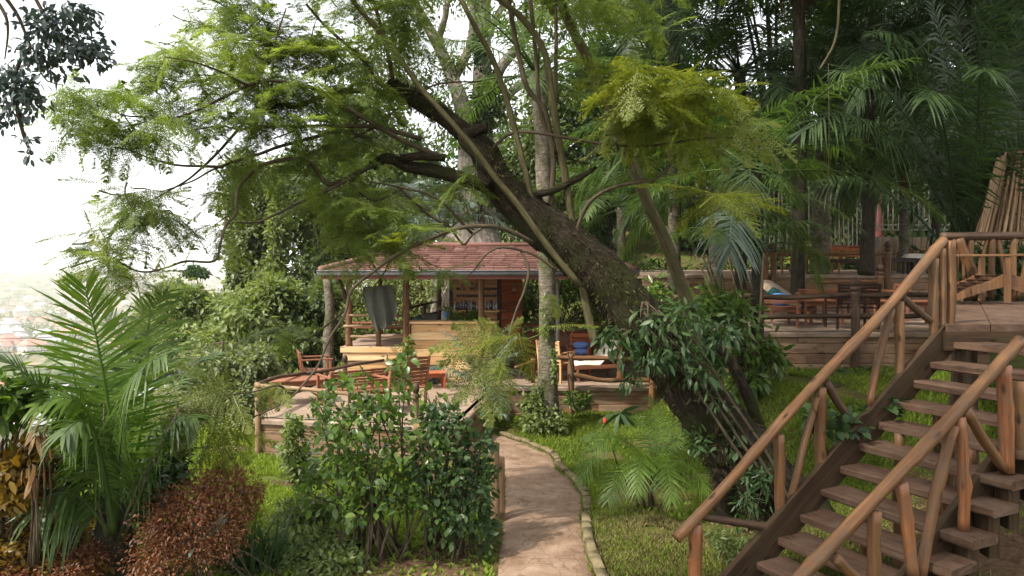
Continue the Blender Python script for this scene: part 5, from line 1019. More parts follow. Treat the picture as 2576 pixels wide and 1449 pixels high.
# ---------------------------------------------------------------- trees of the left side
def gtree(label, px, d, ytop, wpx, clumps, n, size, mat, name='tree', **kw):
    x = P(px, 0, d)[0]; z = float(gz(x, d)); top = P(px, ytop, d)
    return tree(name, label, 'tree', [[x, d, z-.3], [x*.995, d, z*.5+top[2]*.5], top], [wpx/2*d/F, wpx/2.6*d/F, wpx/5*d/F], clumps, n, size, mat, 'trees around the garden', **kw)
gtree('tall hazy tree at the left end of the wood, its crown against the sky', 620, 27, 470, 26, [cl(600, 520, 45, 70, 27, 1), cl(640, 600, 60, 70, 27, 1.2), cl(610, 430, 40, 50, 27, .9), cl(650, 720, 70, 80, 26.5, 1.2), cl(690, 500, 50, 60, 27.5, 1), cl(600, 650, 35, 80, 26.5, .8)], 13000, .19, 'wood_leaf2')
gtree('leafy column of vine over a dead pale trunk left of the pavilion', 700, 25, 480, 20, [cl(700, 560, 28, 60, 24.8, .5), cl(695, 680, 26, 80, 24.8, .5), cl(705, 800, 40, 60, 24.6, .6), cl(690, 450, 30, 50, 25, .6)], 8000, .15, 'vine', 'tree', bark='pale_bark', limbs=4)
gtree('dense hazy tree between the vine column and the pavilion roof', 790, 28, 420, 30, [cl(760, 560, 70, 90, 28, 1.5), cl(830, 470, 90, 80, 28, 1.5), cl(800, 680, 80, 80, 27.5, 1.3), cl(880, 580, 80, 90, 28.5, 1.5), cl(770, 430, 60, 50, 28, 1)], 15000, .2, 'wood_leaf')
gtree('tall tree behind the pavilion roof, left of the pale giant', 980, 30, 330, 36, [cl(960, 450, 100, 90, 30, 2), cl(1050, 530, 80, 70, 29.5, 1.6), cl(920, 300, 110, 90, 31, 2), cl(1040, 380, 80, 80, 30.5, 1.6), cl(850, 380, 80, 70, 31, 1.6), cl(980, 590, 80, 50, 29, 1.2)], 17000, .21, 'wood_leaf')
gtree('small round dark tree standing alone against the sky at the left', 497, 62, 690, 6, [cl(495, 684, 26, 15, 62, .8), cl(480, 690, 16, 8, 62, .5), cl(510, 688, 14, 8, 62, .5)], 1500, .26, 'broad_dark', limbs=4, sub=10)
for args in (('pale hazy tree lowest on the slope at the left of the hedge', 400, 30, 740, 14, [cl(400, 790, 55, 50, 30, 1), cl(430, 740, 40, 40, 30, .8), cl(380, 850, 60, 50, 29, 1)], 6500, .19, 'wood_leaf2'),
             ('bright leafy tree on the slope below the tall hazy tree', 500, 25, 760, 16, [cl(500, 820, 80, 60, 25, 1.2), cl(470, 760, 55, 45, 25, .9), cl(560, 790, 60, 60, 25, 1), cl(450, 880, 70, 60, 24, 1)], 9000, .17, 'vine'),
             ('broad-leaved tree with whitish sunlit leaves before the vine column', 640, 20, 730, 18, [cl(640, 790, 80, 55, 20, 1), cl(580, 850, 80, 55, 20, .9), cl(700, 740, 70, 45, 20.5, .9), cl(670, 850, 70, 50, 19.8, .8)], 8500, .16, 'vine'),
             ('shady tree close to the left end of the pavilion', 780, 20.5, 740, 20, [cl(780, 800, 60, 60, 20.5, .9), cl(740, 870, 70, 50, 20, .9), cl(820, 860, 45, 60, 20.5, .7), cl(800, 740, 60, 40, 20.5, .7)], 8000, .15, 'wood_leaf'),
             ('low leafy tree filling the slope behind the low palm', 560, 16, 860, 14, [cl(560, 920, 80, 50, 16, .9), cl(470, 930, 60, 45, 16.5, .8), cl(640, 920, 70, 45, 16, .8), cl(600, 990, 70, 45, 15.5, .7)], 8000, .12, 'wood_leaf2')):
    gtree(*args, bark='branch')
for px, d, yt, wp, l in ((828, 19.5, 700, 30, 'bare grey trunk standing just left of the bar platform'), (808, 21.5, 690, 40, 'darker thick trunk behind the bare grey one left of the platform')):
    x = P(px, 0, d)[0]; z = float(gz(x, d)); single('bare_tree', l, [(px, HY-(z-H)/d*F), (px-2, 860), (px+2, 780), (px-4, yt)], wp, wp*.7, d, d, 'palm_bark' if px > 810 else 'dark_bark')
# trees closing the back and right
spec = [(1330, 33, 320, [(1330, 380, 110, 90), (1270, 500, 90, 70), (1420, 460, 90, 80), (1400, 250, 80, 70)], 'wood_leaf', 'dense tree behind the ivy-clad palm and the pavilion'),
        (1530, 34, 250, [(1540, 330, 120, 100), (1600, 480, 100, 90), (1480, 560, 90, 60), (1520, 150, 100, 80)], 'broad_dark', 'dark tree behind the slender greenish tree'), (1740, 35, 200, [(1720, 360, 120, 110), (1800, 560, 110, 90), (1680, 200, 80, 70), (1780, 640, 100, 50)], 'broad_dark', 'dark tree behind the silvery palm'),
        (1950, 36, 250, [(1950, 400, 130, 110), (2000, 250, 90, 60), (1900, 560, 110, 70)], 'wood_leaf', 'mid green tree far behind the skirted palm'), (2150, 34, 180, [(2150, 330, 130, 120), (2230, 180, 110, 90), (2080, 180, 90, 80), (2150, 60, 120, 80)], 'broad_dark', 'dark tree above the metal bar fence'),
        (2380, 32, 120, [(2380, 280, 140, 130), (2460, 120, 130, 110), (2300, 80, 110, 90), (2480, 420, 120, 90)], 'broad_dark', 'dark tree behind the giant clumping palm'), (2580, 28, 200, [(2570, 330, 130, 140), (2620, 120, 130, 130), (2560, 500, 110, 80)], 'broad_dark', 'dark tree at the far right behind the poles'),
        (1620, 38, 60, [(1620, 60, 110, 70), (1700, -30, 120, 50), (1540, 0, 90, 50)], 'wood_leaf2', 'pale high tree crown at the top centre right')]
OVER_SHADE = {1740: [[2.5, 16, 10.6, 2.6, 2.2, 1.], [1.5, 20, 12, 3, 2.5, 1.1]], 2150: [[6, 15, 10.3, 3., 2.6, 1.], [9.5, 17, 11.2, 3.2, 2.6, 1.1], [7, 12.5, 9.2, 2.6, 2, .9]], 2580: [[13, 20, 12, 4, 3.5, 1.4], [10, 15, 10.2, 2.6, 2, .9]], 2380: [[9.5, 12.5, 9.2, 3.2, 2.6, 1.], [13, 16, 11, 3.5, 3, 1.2], [6.5, 11.5, 8.9, 2.6, 2.2, .9]], 1950: [[5, 21, 12.6, 3.5, 3, 1.2]]}  # unseen overhead clumps added to keep sky and sun off the right side
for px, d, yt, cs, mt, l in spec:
    gtree(l, px, d, yt, 26, [cl(*c, d+rng.normal()*.8, 1.9) for c in cs]+([cl(px+o, y, 130, 90, d-1, 2.2) for o, y in ((-70, -90), (80, -170), (0, -290))]+OVER_SHADE.get(px, []) if px > 1700 else []), 24000 if px > 1700 else 13000, .24, mt, bark='dark_bark')  # right-hand crowns extended out of view to block light from above
def wood():
    m = MB(); cs = []
    for px in range(900, 2750, 75):
        for py in range(-230, 700, 95):
            if px < 1150 and py < 380: continue
            if 1000 < px < 1450 and py < 330: continue
            if px < 1700 and py < 150: continue
            if 1700 < px < 1980 and py < 240: continue
            cs.append(cl(px+rng.normal()*20, py+rng.normal()*20, 75, 62, 43+rng.normal()*2, 2))
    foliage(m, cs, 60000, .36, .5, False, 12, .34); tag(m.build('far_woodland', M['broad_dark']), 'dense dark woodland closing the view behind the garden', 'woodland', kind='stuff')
wood()
# ---------------------------------------------------------------- shrubs of the foreground
g = G(962, 1405); bush('hibiscus_bush', 'tall glossy hibiscus bush on thin bare stems left of the path', 'bush', g, [cl(870, 1060, 100, 70, g[1], .5), cl(970, 1010, 80, 55, g[1]+.1, .45), cl(830, 1160, 85, 85, g[1]+.1, .45), cl(940, 1170, 120, 85, g[1], .55), cl(810, 1010, 45, 45, g[1], .3), cl(1040, 1110, 90, 70, g[1]+.1, .5), cl(890, 1260, 130, 45, g[1]-.1, .5), cl(1040, 1250, 80, 60, g[1], .45), cl(890, 955, 45, 40, g[1], .3), cl(1015, 935, 30, 35, g[1]+.1, .25), cl(780, 1230, 40, 50, g[1], .3)], 2400, .076, 'broad', aspect=.62, detail=True, nst=34, r0=.016, sub=34, sig=.19, spread=.16, grav=.25)
g = G(1130, 1390); bush('dark_bush', 'darker thick bush crowding the log fence at the path edge', 'bush', g, [cl(1120, 1080, 80, 55, 7.6, .45), cl(1190, 1110, 60, 65, 7.8, .4), cl(1110, 1180, 100, 80, 7.6, .5), cl(1200, 1220, 55, 80, 7.7, .4), cl(1140, 1300, 100, 65, 7.5, .45), cl(1220, 1340, 40, 50, 7.6, .3), cl(1090, 1040, 40, 40, 7.8, .3), cl(1240, 1095, 24, 28, 7.9, .2)], 2100, .072, 'broad_dark', aspect=.55, detail=True, nst=30, r0=.013, sub=34, sig=.19, spread=.12)
g = G(1030, 1000)if False else P(1030, 960, 14.2); bush('climbing_plant', 'bright green climber scrambling up the corner post of the bar', 'climbing plant', P(1030, 962, 16.6), [cl(1022, 905, 22, 45, 16.5, .2), cl(1005, 935, 25, 30, 16.4, .2), cl(1030, 870, 12, 25, 16.6, .15)], 420, .13, 'vine', aspect=.7, nst=6, r0=.01)
g = G(740, 1215); bush('shrub', 'light green shrub before the plank wall left of the hibiscus bush', 'bush', g, [cl(740, 1130, 40, 45, g[1], .3), cl(730, 1080, 28, 35, g[1], .25), cl(760, 1180, 40, 35, g[1], .3)], 1300, .09, 'vine', aspect=.5, nst=10, r0=.012)
g = G(480, 1470); bush('copper_shrub', 'round reddish-brown copper shrub in the left foreground', 'bush', g+[0, .3, 0], [cl(470, 1300, 110, 80, 6.3, .5), cl(560, 1235, 85, 62, 6.6, .45), cl(410, 1390, 85, 60, 6.1, .4), cl(540, 1350, 80, 65, 6.3, .4), cl(610, 1275, 45, 50, 6.7, .3), cl(520, 1215, 24, 40, 6.6, .15), cl(600, 1195, 22, 34, 6.7, .15), cl(440, 1260, 24, 40, 6.3, .15), cl(640, 1240, 22, 40, 6.8, .15), cl(400, 1320, 30, 40, 6.1, .15), cl(560, 1180, 18, 26, 6.7, .12)], 15000, .028, 'copper', aspect=.45, nst=44, r0=.009, sub=60, sig=.23, spread=.35)
g = G(90, 1500); bush('croton_bush', 'orange and yellow croton bush in the bottom left corner', 'bush', g+[0, .4, 0], [cl(60, 1390, 90, 70, 6.2, .5), cl(160, 1340, 70, 60, 6.4, .45), cl(200, 1420, 70, 45, 6.2, .4), cl(20, 1300, 60, 60, 6.3, .4)], 4200, .062, 'orange', aspect=.5, nst=18, r0=.012, sub=20)
g = G(200, 1480); bush('copper_shrub', 'small dull reddish shrub between the croton bush and the palm foot', 'bush', g+[0, .1, 0], [cl(180, 1420, 80, 40, 6.0, .35), cl(60, 1450, 90, 30, 5.9, .35)], 5500, .028, 'copper', aspect=.5, nst=10, r0=.01)
g = P(-20, 1300, 6.0); bush('bright_shrub', 'sunlit yellow-green shrub cut off by the left picture edge', 'bush', P(-30, 1400, 6.), [cl(10, 990, 60, 45, 6.0, .3), cl(50, 1010, 45, 35, 6.1, .25), cl(-20, 1050, 60, 45, 6, .3)], 750, .12, 'palm_bright', aspect=.35, detail=True, nst=8, r0=.012)
bush('croton_bush', 'dark croton with orange upper leaves at the left edge below the yellow-green shrub', 'bush', P(0, 1420, 6.1), [cl(30, 1170, 75, 45, 6.0, .35), cl(20, 1240, 80, 45, 6.0, .35), cl(90, 1230, 50, 40, 6.1, .3)], 1500, .1, 'orange', aspect=.4, detail=True, nst=10, r0=.012)
bush('dry_plant', 'plant with drooping dried brown leaves in front of the low palm', 'plant', P(90, 1420, 5.8), [cl(105, 1100, 28, 45, 5.8, .1), cl(75, 1200, 30, 50, 5.7, .1)], 26, .15, 'brown_leaf', aspect=.28, detail=True, nst=6, r0=.012, grav=3.5, droop=.12)
bush('shade_plants', 'dark undergrowth beneath the low palm fronds', 'bush', G(150, 1400), [cl(120, 1190, 100, 60, 7.4, .5), cl(380, 1200, 80, 70, 7.6, .5), cl(200, 1130, 90, 60, 7.8, .5), cl(430, 1130, 60, 60, 8, .5), cl(330, 1290, 60, 50, 7.3, .4), cl(90, 1290, 90, 50, 7.1, .4)], 5500, .11, 'broad_dark', aspect=.4, nst=16, r0=.014)
g = G(500, 1440); bush('variegated_plant', 'small plant with narrow pale-edged leaves before the copper shrub', 'plant', P(500, 1470, 6.2), [cl(500, 1365, 28, 12, 6.2, .12)], 34, .17, 'palm_grey', aspect=.3, detail=True, nst=5, r0=.008, grav=-.1)
g = G(640, 1460)
def tufts():
    for px, py, l in ((630, 1455, 'tuft of dark strap leaves left of the bright ground cover'),):
        q = G(px, min(py, 1449)); t = thing('strap_leaf_plant', l, 'plant', q); m = MB(); n = 130; o = q+rng.normal(size=(n, 3))*[.12, .1, 0]; ax = nrm(rng.normal(size=(n, 3))*.35+[0, 0, 1.1]); leaves(m, o, ax, rng.uniform(.3, .6, n), .05, True, droop=.25); m.build('foliage', M['broad_dark'], t)
tufts()
bush('green_shrub', 'low bright green shrub in the lower left centre', 'bush', G(760, 1440), [cl(740, 1310, 70, 40, 7.6, .4), cl(790, 1370, 80, 45, 7.3, .4), cl(700, 1390, 50, 40, 7.2, .35), cl(830, 1420, 90, 35, 7.0, .35), cl(800, 1290, 60, 35, 7.8, .35)], 6500, .055, 'vine', aspect=.55, nst=18, r0=.01, sub=24)
bush('rail_plant', 'leafy plant growing through the stair balusters', 'plant', P(2100, 1200, 7.4), [cl(2120, 1070, 50, 25, 7.35, .15), cl(2200, 1040, 45, 22, 7.5, .15), cl(2060, 1050, 30, 25, 7.3, .12), cl(2240, 1005, 25, 14, 7.55, .1)], 190, .12, 'broad_dark', aspect=.6, detail=True, nst=9, r0=.008, grav=.1)
bush('grey_leaf_plant', 'small dull green plant on the ground under the bottom of the stair rail', 'plant', G(1850, 1410), [cl(1850, 1370, 60, 26, 7.1, .25), cl(1810, 1350, 35, 18, 7.2, .2)], 560, .06, 'vine', aspect=.35, nst=8, r0=.006)
bush('root_plants', 'tuft of narrow leaves between the roots of the leaning tree', 'plant', P(1890, 1330, 8.2), [cl(1890, 1260, 40, 40, 8.2, .15), cl(1930, 1200, 35, 30, 8.25, .12), cl(1870, 1310, 30, 20, 8.2, .12)], 210, .1, 'broad_dark', aspect=.22, detail=True, nst=6, r0=.006)
bush('wall_weeds', 'straggly weeds along the foot of the upper terrace plank wall', 'plant', G(2100, 975), [cl(2020, 955, 40, 14, 13.4, .3), cl(2110, 950, 45, 14, 13.4, .3), cl(2200, 945, 45, 16, 13.4, .3), cl(2290, 940, 40, 16, 13.3, .3)], 700, .11, 'broad_dark', nst=10, r0=.006)
bush('post_weeds', 'tuft of weeds at the foot of the thick orange log post', 'plant', G(1450, 1035), [cl(1440, 1005, 18, 22, 15.8, .2), cl(1470, 1010, 18, 18, 15.8, .2)], 420, .09, 'broad', nst=5, r0=.006)
q = P(1522, 1055, 9.0); t = thing('ginger_flower', 'single red flower bud above the small lawn palm', 'flower', P(1545, 1190, 9.2)); m = MB(); m.lathe(q-[0, 0, .06], [(0, 0), (.02, .02), (.024, .05), (.014, .08), (0, .1)], 8); m.build('bud', M['red_flower'], t); m = MB(); m.tube([P(1560, 1190, 9.2), P(1535, 1110, 9.1), P(1522, 1065, 9.0)], [.008, .007, .006], 5); m.build('stem', M['stem'], t)
m = MB(); o = np.repeat(P(1560, 1040, 8.9)[None], 12, 0); ax = nrm(np.stack([np.cos(np.arange(12)*.7), np.sin(np.arange(12)*.7)*.7, rng.normal(size=12)*.3-.25], 1)); leaves(m, o, ax, .26, .22, True, droop=.3); m.build('foliage', M['broad_dark'], t)
# dark leafy branch hanging in at the upper left, from the tree behind the camera
def shade_tree():
    t = thing('shade_tree', 'nearest tree, its dark blue-green leafy branch hanging in at the upper left', 'tree', (-3.2, -1.2, -.1)); b = MB()
    b.tube([(-3.2, -1.2, -.3), (-3.1, -1, 2.), (-3., -.6, 4.2), (-2.6, .4, 6.4)], [.3, .24, .2, .13], 12, .06, True, 4)
    ends = [P(-40, -60, 4.6), P(60, -60, 4.6), P(120, -100, 4.6), np.array([-1.5, 3, 6.6]), np.array([.5, 2.4, 6.9]), np.array([-3.5, 3.4, 6.8]), np.array([2., 1., 6.5])]
    for e in ends: b.tube([(-3, -.6, 4.2), (np.array([-3, -.4, 5.])*.5+e*.5+[0, 0, .4]), e], [.12, .06, .025], 7, .05, True, 4)
    for pts in ([(-30, -60), (40, 30), (75, 110), (110, 160)], [(60, -60), (120, 50), (180, 130), (260, 150)], [(-40, -40), (10, 30), (20, 80), (12, 150)], [(75, 110), (40, 180), (40, 260), (20, 300)], [(40, 260), (60, 340), (80, 390)]): b.tube([P(x, y, 4.6) for x, y in pts], [.014, .011, .008, .004][:len(pts)], 5, .05, True, 4)
    b.build('trunk', M['branch'], t); f = MB()
    foliage(f, [cl(120, 60, 65, 45, 4.6, .22), cl(190, 110, 60, 40, 4.6, .2), cl(90, 130, 50, 35, 4.6, .2), cl(240, 140, 40, 25, 4.6, .15), cl(30, 200, 45, 45, 4.6, .2), cl(60, 250, 45, 45, 4.6, .2), cl(20, 290, 35, 30, 4.6, .15), cl(200, 30, 40, 30, 4.6, .2)], 1700, .046, .5, True, 20, .27, .7)
    foliage(f, [cl(80, 380, 18, 28, 4.6, .05), cl(60, 345, 30, 12, 4.6, .05), cl(140, 180, 60, 20, 4.6, .1)], 90, .045, .5, True, 10, .35, .8)
    foliage(f, [[-1.2, 3.6, 6.2, 1.8, 1.2, .9], [.8, 4.2, 6.6, 1.8, 1.2, .8], [-2.6, 2.6, 6.6, 1.6, 1.2, .9], [2.4, 3., 6.6, 1.8, 1.5, .9], [-.6, 1.6, 6.8, 2.2, 1.5, .9], [2.8, 5, 7., 1.6, 1.2, .8], [4.6, 5.5, 7.4, 1.8, 1.5, .8], [5.2, 8, 8.2, 2, 1.6, .8], [4.6, 2.6, 7., 1.8, 1.6, .9]], SHADE, .16, .5, False, 18, .3)  # unseen overhead crown, added to shade the stairs
    f.build('crown', M['blue_leaf'], t)
SHADE = 11500
shade_tree()
bush('shrub', 'dark shrub filling the space behind the deck rail at the foot of the poles', 'bush', P(2500, 880, 12.75), [cl(x, y, 45, 45, 12.8, .16) for x in range(2425, 2680, 60) for y in (650, 710, 760)], 3600, .11, 'broad_dark', nst=14, r0=.012, spread=.4)
# hanging things
o = MB(); o.tube([P(2112, -30, 10), P(2108, 60, 10), P(2098, 110, 10), P(2080, 145, 10), P(2062, 175, 10)], [.016, .016, .015, .014, .015], 8, .08, True, 4); tag(o.build('liana', M['stem'], off=P(2112, 0, 10)), 'thick tan liana curling down from the top right of the picture', 'vine')
o = MB(); o.tube([P(2084, 160, 10.2), P(2086, 330, 10.2), P(2084, 500, 10.2), P(2090, 560, 10.2)], [.005]*4, 5, .1, True, 4); tag(o.build('hanging_root', M['stem'], off=P(2084, 160, 10.2)), 'thin pale aerial root hanging straight down below the tan liana', 'vine')
o = MB(); o.tube([P(1395, 700, 15.), P(1432, 900, 14.9), P(1445, 945, 14.9), P(1452, 955, 14.9), P(1440, 960, 14.9), P(1430, 945, 14.9), P(1440, 1060, 14.9)], [.012]*7, 6, 0, True, 4); tag(o.build('cable', M['wire'], off=P(1432, 900, 14.9)), 'dark cable hanging in a loop beside the ivy-clad palm trunk', 'cable')
# ---------------------------------------------------------------- grass and litter
def inside(poly, x, y):
    r = np.zeros(len(x), bool); n = len(poly)
    for i in range(n):
        x1, y1 = poly[i][:2]; x2, y2 = poly[(i+1) % n][:2]; c = ((y1 > y) != (y2 > y)) & (x < (x2-x1)*(y-y1)/(y2-y1+1e-12)+x1); r ^= c
    return r
PATHPOLY = [tuple(p[:2]) for p in PA]+[tuple(p[:2]) for p in PB[::-1]]
UNDER = [(2.2, 5.6), (2.75, 6.75), (3.5, 8.0), (4.1, 9.3), (5.2, 10.3), (7.6, 11.2), (9.5, 8.5), (7.5, 4.6), (3.2, 4.9)]
def soil_patch(name, poly, lift=.02):
    poly = np.array(poly, float); c = poly.mean(0); n = 96; q = np.concatenate([poly, poly[:1]]); t = np.linspace(0, len(poly), n, endpoint=False)
    e = np.stack([np.interp(t, np.arange(len(q)), q[:, k]) for k in (0, 1)], 1); w = 1+.07*np.sin(t*5.1+1)+.05*np.sin(t*11.3)+.03*rng.normal(size=n); V = [[*c, float(gz(*c))+lift]]; rings = 14
    for r in range(1, rings+1):
        p = c+(e-c)*(r/rings)*(1+(w-1)*(r/rings))[:, None]; z = gz(p[:, 0], p[:, 1])+lift*(1-(r/rings)**3)-.012*(r/rings)**3+rng.normal(size=n)*.006; V += np.column_stack([p, z]).tolist()
    k = np.arange(n); T = np.stack([np.zeros(n, int), 1+k, 1+(k+1) % n], 1); Q = np.concatenate([np.stack([1+r*n+k, 1+(r+1)*n+k, 1+(r+1)*n+(k+1) % n, 1+r*n+(k+1) % n], 1) for r in range(rings-1)])
    tag(MB().add(V, T, Q).build(name, M['soil']), kind='structure')
soil_patch('soil_ground', UNDER)
SOIL2 = [tuple(G(*p)[:2]) for p in ((1490, 1270), (1560, 1310), (1680, 1305), (1760, 1250), (1700, 1215), (1590, 1222), (1510, 1240))]
soil_patch('soil_ground', SOIL2, .012)
SOIL3 = [(-2.2, 6.5), (-.9, 6.4), (-.25, 6.7), (-.25, 8.3), (-.7, 8.6), (-1., 7.6), (-1.9, 7.2)]
soil_patch('soil_ground', SOIL3, .012)
TERR = [TA, TB, TC, TD, (3.3, 14.), (8.8, 14.), (16, 20), (16, 30), (-4.3, 30)]
def patch(x, y): return np.sin(x*1.9+1.3*np.sin(y*1.1))+np.sin(y*2.3+1.7*np.sin(x*.9+2))+.6*np.sin(4.1*x+3.3*y)
def grass(name, label, n, xr, yr, size, mat, keep, wide=.2, lean=.55, detail=False, kind='stuff', cat='grass', onpath=False):
    x = rng.uniform(*xr, n*3); y = rng.uniform(*yr, n*3); k = (onpath | ~inside(PATHPOLY, x, y)) & ~inside(TERR, x, y) & keep(x, y) & ((~inside(UNDER, x, y) & ~inside(SOIL2, x, y) & ~inside(SOIL3, x, y)) | (rng.random(len(x)) < .12) | (cat == 'leaves'))
    x, y = x[k][:n], y[k][:n]; p = np.stack([x, y, gz(x, y)-.005], 1); a = rng.random(len(x))*6.283
    ax = nrm(np.stack([np.cos(a)*lean, np.sin(a)*lean, np.full(len(x), 1.)+rng.normal(size=len(x))*.3], 1)); m = MB()
    leaves(m, p, ax, size*rng.uniform(.5, 1.4, len(x)), wide, detail, droop=.2, up=nrm(rng.normal(size=(len(x), 3))+[0, 0, .3])); tag(m.build(name, M[mat]), label, cat, kind=kind)
grass('grass', 'thick green lawn grass around the path', 150000, (-6, 8), (8.6, 16.6), .075, 'grass', lambda x, y: (patch(x, y) > -1.6) & ((x > .8) | (y > 9) | (x < -1)))
grass('grass', 'thin brownish lawn grass in the shaded right foreground', 52000, (-.2, 6), (5.8, 9.6), .06, 'dry_grass', lambda x, y: (patch(x*1.3, y*1.3) > -.9))
grass('grass', 'green shaded lawn grass in the right foreground', 19000, (-.2, 6), (5.8, 9.6), .065, 'grass', lambda x, y: (patch(x*1.3, y*1.3) > -.1))
grass('ground_cover', 'bright yellow-green ground cover under the hibiscus bush', 30000, (-4.2, -.2), (6.2, 9.4), .07, 'grass', lambda x, y: (y > 6.9) | (x < -1.6), .45, 1.1, cat='ground cover')
grass('fallen_leaves', 'brown fallen leaves scattered on the soil', 9000, (-3.5, 5.5), (5.6, 11), .05, 'brown_leaf', lambda x, y: patch(x, y) < 1.4, .5, 3.5, cat='leaves')
grass('fallen_leaves', 'few dry brown leaves and twigs lying on the dirt path', 420, (-.9, 1.1), (6.2, 13), .045, 'brown_leaf', lambda x, y: inside(PATHPOLY, x, y), .42, 3.5, cat='leaves', onpath=True)
grass('fallen_leaves', 'dark leaf litter on the bare soil under the staircase', 3200, (1.6, 7.5), (5.2, 10), .05, 'brown_leaf', lambda x, y: inside(UNDER, x, y), .5, 3.5, cat='leaves')
# ---------------------------------------------------------------- the valley
def houses():
    protos = []
    for k, (rm) in enumerate(('house_roof', 'tin_roof')):
        t = local('valley_house', None, None); m = MB(); m.box((0, 0, 2.4), (12, 9, 5.6)); 
        m.build('wall', M['house_wall'], t, smooth=False); r = MB(); r.add([(-6.8, -5.3, 5.1), (6.8, -5.3, 5.1), (6.8, 5.3, 5.1), (-6.8, 5.3, 5.1), (-3, 0, 8.2), (3, 0, 8.2)], [(0, 4, 3), (1, 2, 5)], [(0, 1, 5, 4), (2, 3, 4, 5), (3, 2, 1, 0)]); r.build('roof', M[rm], t, smooth=False); protos.append(t)
    n = 0
    while n < 150:
        px = rng.uniform(-60, 620); py = rng.uniform(735, 905); d = min(2600, 103*F/(py-HY)); x = (px-CX)/F*d; z = float(gz(x, d)); k = int(rng.random() < .35); first = n < 2
        if first: k = n
        o = protos[k] if first else dup(protos[k], (0, 0, 0), 0)
        if not first: pass
        o.location = (x, d, z); o.rotation_euler = (0, 0, rng.random()*3.14); s = rng.uniform(.8, 1.9); o.scale = (s, s, s*rng.uniform(.8, 1.3))
        tag(o, 'hazy pale house with a rusty red roof down in the far valley' if k == 0 else 'hazy pale house with a grey tin roof down in the far valley', 'house', 'red-roofed houses in the valley' if k == 0 else 'tin-roofed houses in the valley'); n += 1
houses()
def near_house(label, px, d, zroof, w, dp, mat, rz):
    q = P(px, 0, d); q[2] = float(gz(q[0], d)); t = local('house', label, 'house'); h = zroof-q[2]
    m = MB(); m.box((0, 0, h/2-.8), (w, dp, h)); m.build('wall', M['house_wall'], t, smooth=False)
    r = MB(); a, b = w/2+.5, dp/2+.5; r.add([(-a, -b, h-1.1), (a, -b, h-1.1), (a, b, h-1.1), (-a, b, h-1.1), (-a, 0, h+.4), (a, 0, h+.4)], [(0, 4, 3), (1, 2, 5)], [(0, 1, 5, 4), (2, 3, 4, 5), (3, 2, 1, 0)]); r.build('roof', M[mat], t, smooth=False)
    for s in (-.3, .1, .35): f = MB(); f.box((s*w, -dp/2-.03, h-2.4), (1.1, .06, 1.1)); f.build('window', M['black'], t, smooth=False)
    t.location = q; t.rotation_euler = (0, 0, rz)
near_house('house with a grey tin roof just down the slope behind the low palm', 140, 46, -5.0, 11, 8, 'tin_roof', .5)
near_house('house with a dull red roof on the slope at the left edge', 60, 58, -6.8, 8, 7, 'house_roof', -.3)
def valley_trees():
    m = MB(); cs = []
    for i in range(620):
        px = rng.uniform(-80, 640); py = 715+190*rng.random()**1.2; d = min(3200, 100*F/max(py-HY, 20)); d *= rng.uniform(.9, 1.05); x = (px-CX)/F*d; s = rng.uniform(4, 9)
        cs.append([x, d, float(gz(x, d))+s*.5, s*1.3, s*1.3, s*.8])
    foliage(m, cs, 26000, 4., .6, False, 5, .35); tag(m.build('valley_trees', M['wood_leaf']), 'hazy green trees scattered over the far valley', 'trees', kind='stuff')
    m = MB(); cs = []
    for i in range(90):
        px = rng.uniform(-80, 520); d = rng.uniform(60, 190); x = (px-CX)/F*d; z = float(gz(x, d)); s = rng.uniform(1.5, 3); cs.append([x, d, z+s*.6, s*1.2, s*1.2, s])
    foliage(m, cs, 15000, .7, .5, False, 7, .3); tag(m.build('slope_trees', M['wood_leaf']), 'hazy green trees on the slope below the garden', 'trees', kind='stuff')
valley_trees()
for k, (y0, y1, l) in enumerate(((851, 838, 'upper black overhead wire crossing the view of the valley'), (885, 868, 'second black overhead wire above the roofs at the left'), (925, 905, 'lowest black overhead wire above the roofs at the left'))):
    o = MB(); o.tube([P(-200, y0+4, 40), P(60, y0, 40), P(300, y1, 40), P(620, y1-16, 40)], [.018]*4, 5, 0, True, 4); tag(o.build('overhead_wire', M['wire'], off=P(-200, y0, 40)), l, 'wire')
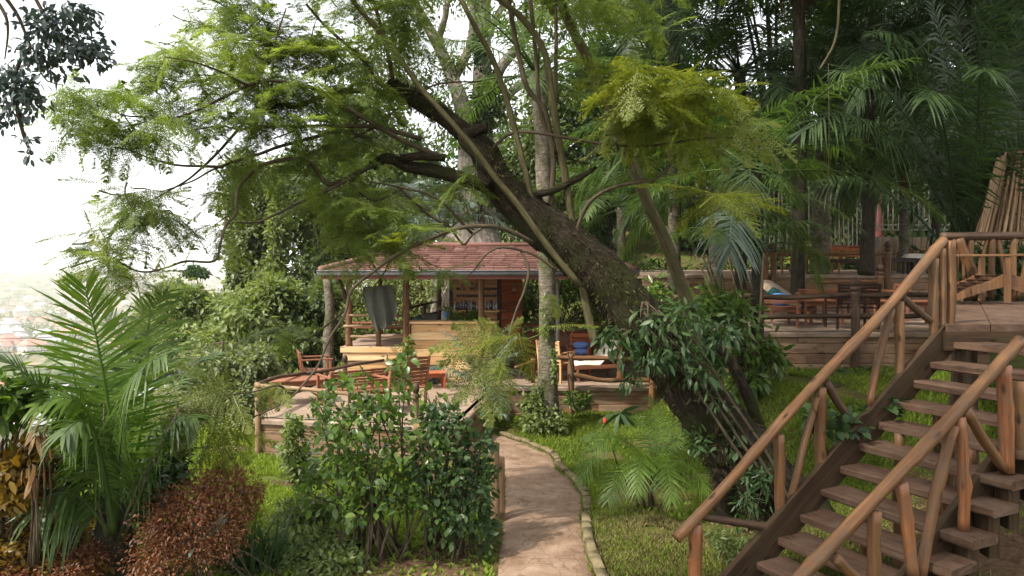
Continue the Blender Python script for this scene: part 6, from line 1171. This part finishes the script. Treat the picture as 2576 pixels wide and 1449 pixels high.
# ---------------------------------------------------------------- light, air, camera
S = np.array([-.52, -.36, .77]); S = S/np.linalg.norm(S)
el = math.asin(S[2]); azr = math.atan2(S[0], S[1])
w = bpy.data.worlds.new('World'); SC.world = w; w.use_nodes = True; t = w.node_tree; t.nodes.clear()
sky = t.nodes.new('ShaderNodeTexSky'); sky.sky_type = 'NISHITA'; sky.sun_disc = False; sky.sun_elevation = el; sky.sun_rotation = azr; sky.dust_density = 6.; sky.air_density = .8; sky.ozone_density = 1.
bg = t.nodes.new('ShaderNodeBackground'); bg.inputs[1].default_value = .15; o = t.nodes.new('ShaderNodeOutputWorld'); cloud = mixc(t, .62, sky.outputs[0], (8.5, 8.45, 8.3)); t.links.new(cloud, bg.inputs[0]); t.links.new(bg.outputs[0], o.inputs[0])
sd = bpy.data.lights.new('sun', 'SUN'); sd.energy = 3.2; sd.angle = math.radians(2.5); sd.color = (1, .93, .82)
so = bpy.data.objects.new('sun', sd); SC.collection.objects.link(so); so.rotation_euler = Vector(-S).to_track_quat('-Z', 'Y').to_euler(); so.location = (-20, -10, 30)
def haze():
    m, t = nt('haze'); v = t.nodes.new('ShaderNodeVolumePrincipled'); v.inputs['Color'].default_value = (.93, .95, .98, 1); v.inputs['Density'].default_value = .00018; v.inputs['Anisotropy'].default_value = .2
    o = t.nodes.new('ShaderNodeOutputMaterial'); t.links.new(v.outputs[0], o.inputs['Volume'])
    b = MB(); x0, x1, y0, y1, z0, z1 = -4700, 4700, -4700, 4700, -130, 24
    b.add([(x, y, z) for z in (z0, z1) for y in (y0, y1) for x in (x0, x1)], None, [(0, 2, 3, 1), (4, 5, 7, 6), (0, 1, 5, 4), (2, 6, 7, 3), (0, 4, 6, 2), (1, 3, 7, 5)])
    tag(b.build('haze', m, smooth=False), kind='stuff')
if HAZE: haze()
cd = bpy.data.cameras.new('camera'); cd.sensor_width = 36; cd.lens = 36*F/2576; cd.shift_y = -(724.5-HY)/2576; cd.clip_start = .1; cd.clip_end = 9000
co = bpy.data.objects.new('camera', cd); SC.collection.objects.link(co); co.location = (0, 0, H); co.rotation_euler = (math.pi/2, 0, 0); SC.camera = co
for o in SC.objects:
    if '_o' in o: del o['_o']
vs = SC.view_settings; vs.view_transform = 'Standard'; vs.look = 'None'; vs.exposure = EXPO; vs.gamma = 1; vs.use_curve_mapping = False
cy = SC.cycles; cy.max_bounces = 6; cy.diffuse_bounces = 3; cy.glossy_bounces = 2; cy.transmission_bounces = 4; cy.transparent_max_bounces = 4; cy.volume_bounces = 1
cy.use_denoising = True; cy.denoising_prefilter = 'NONE'; cy.sample_clamp_indirect = 8; cy.caustics_reflective = False; cy.caustics_refractive = False
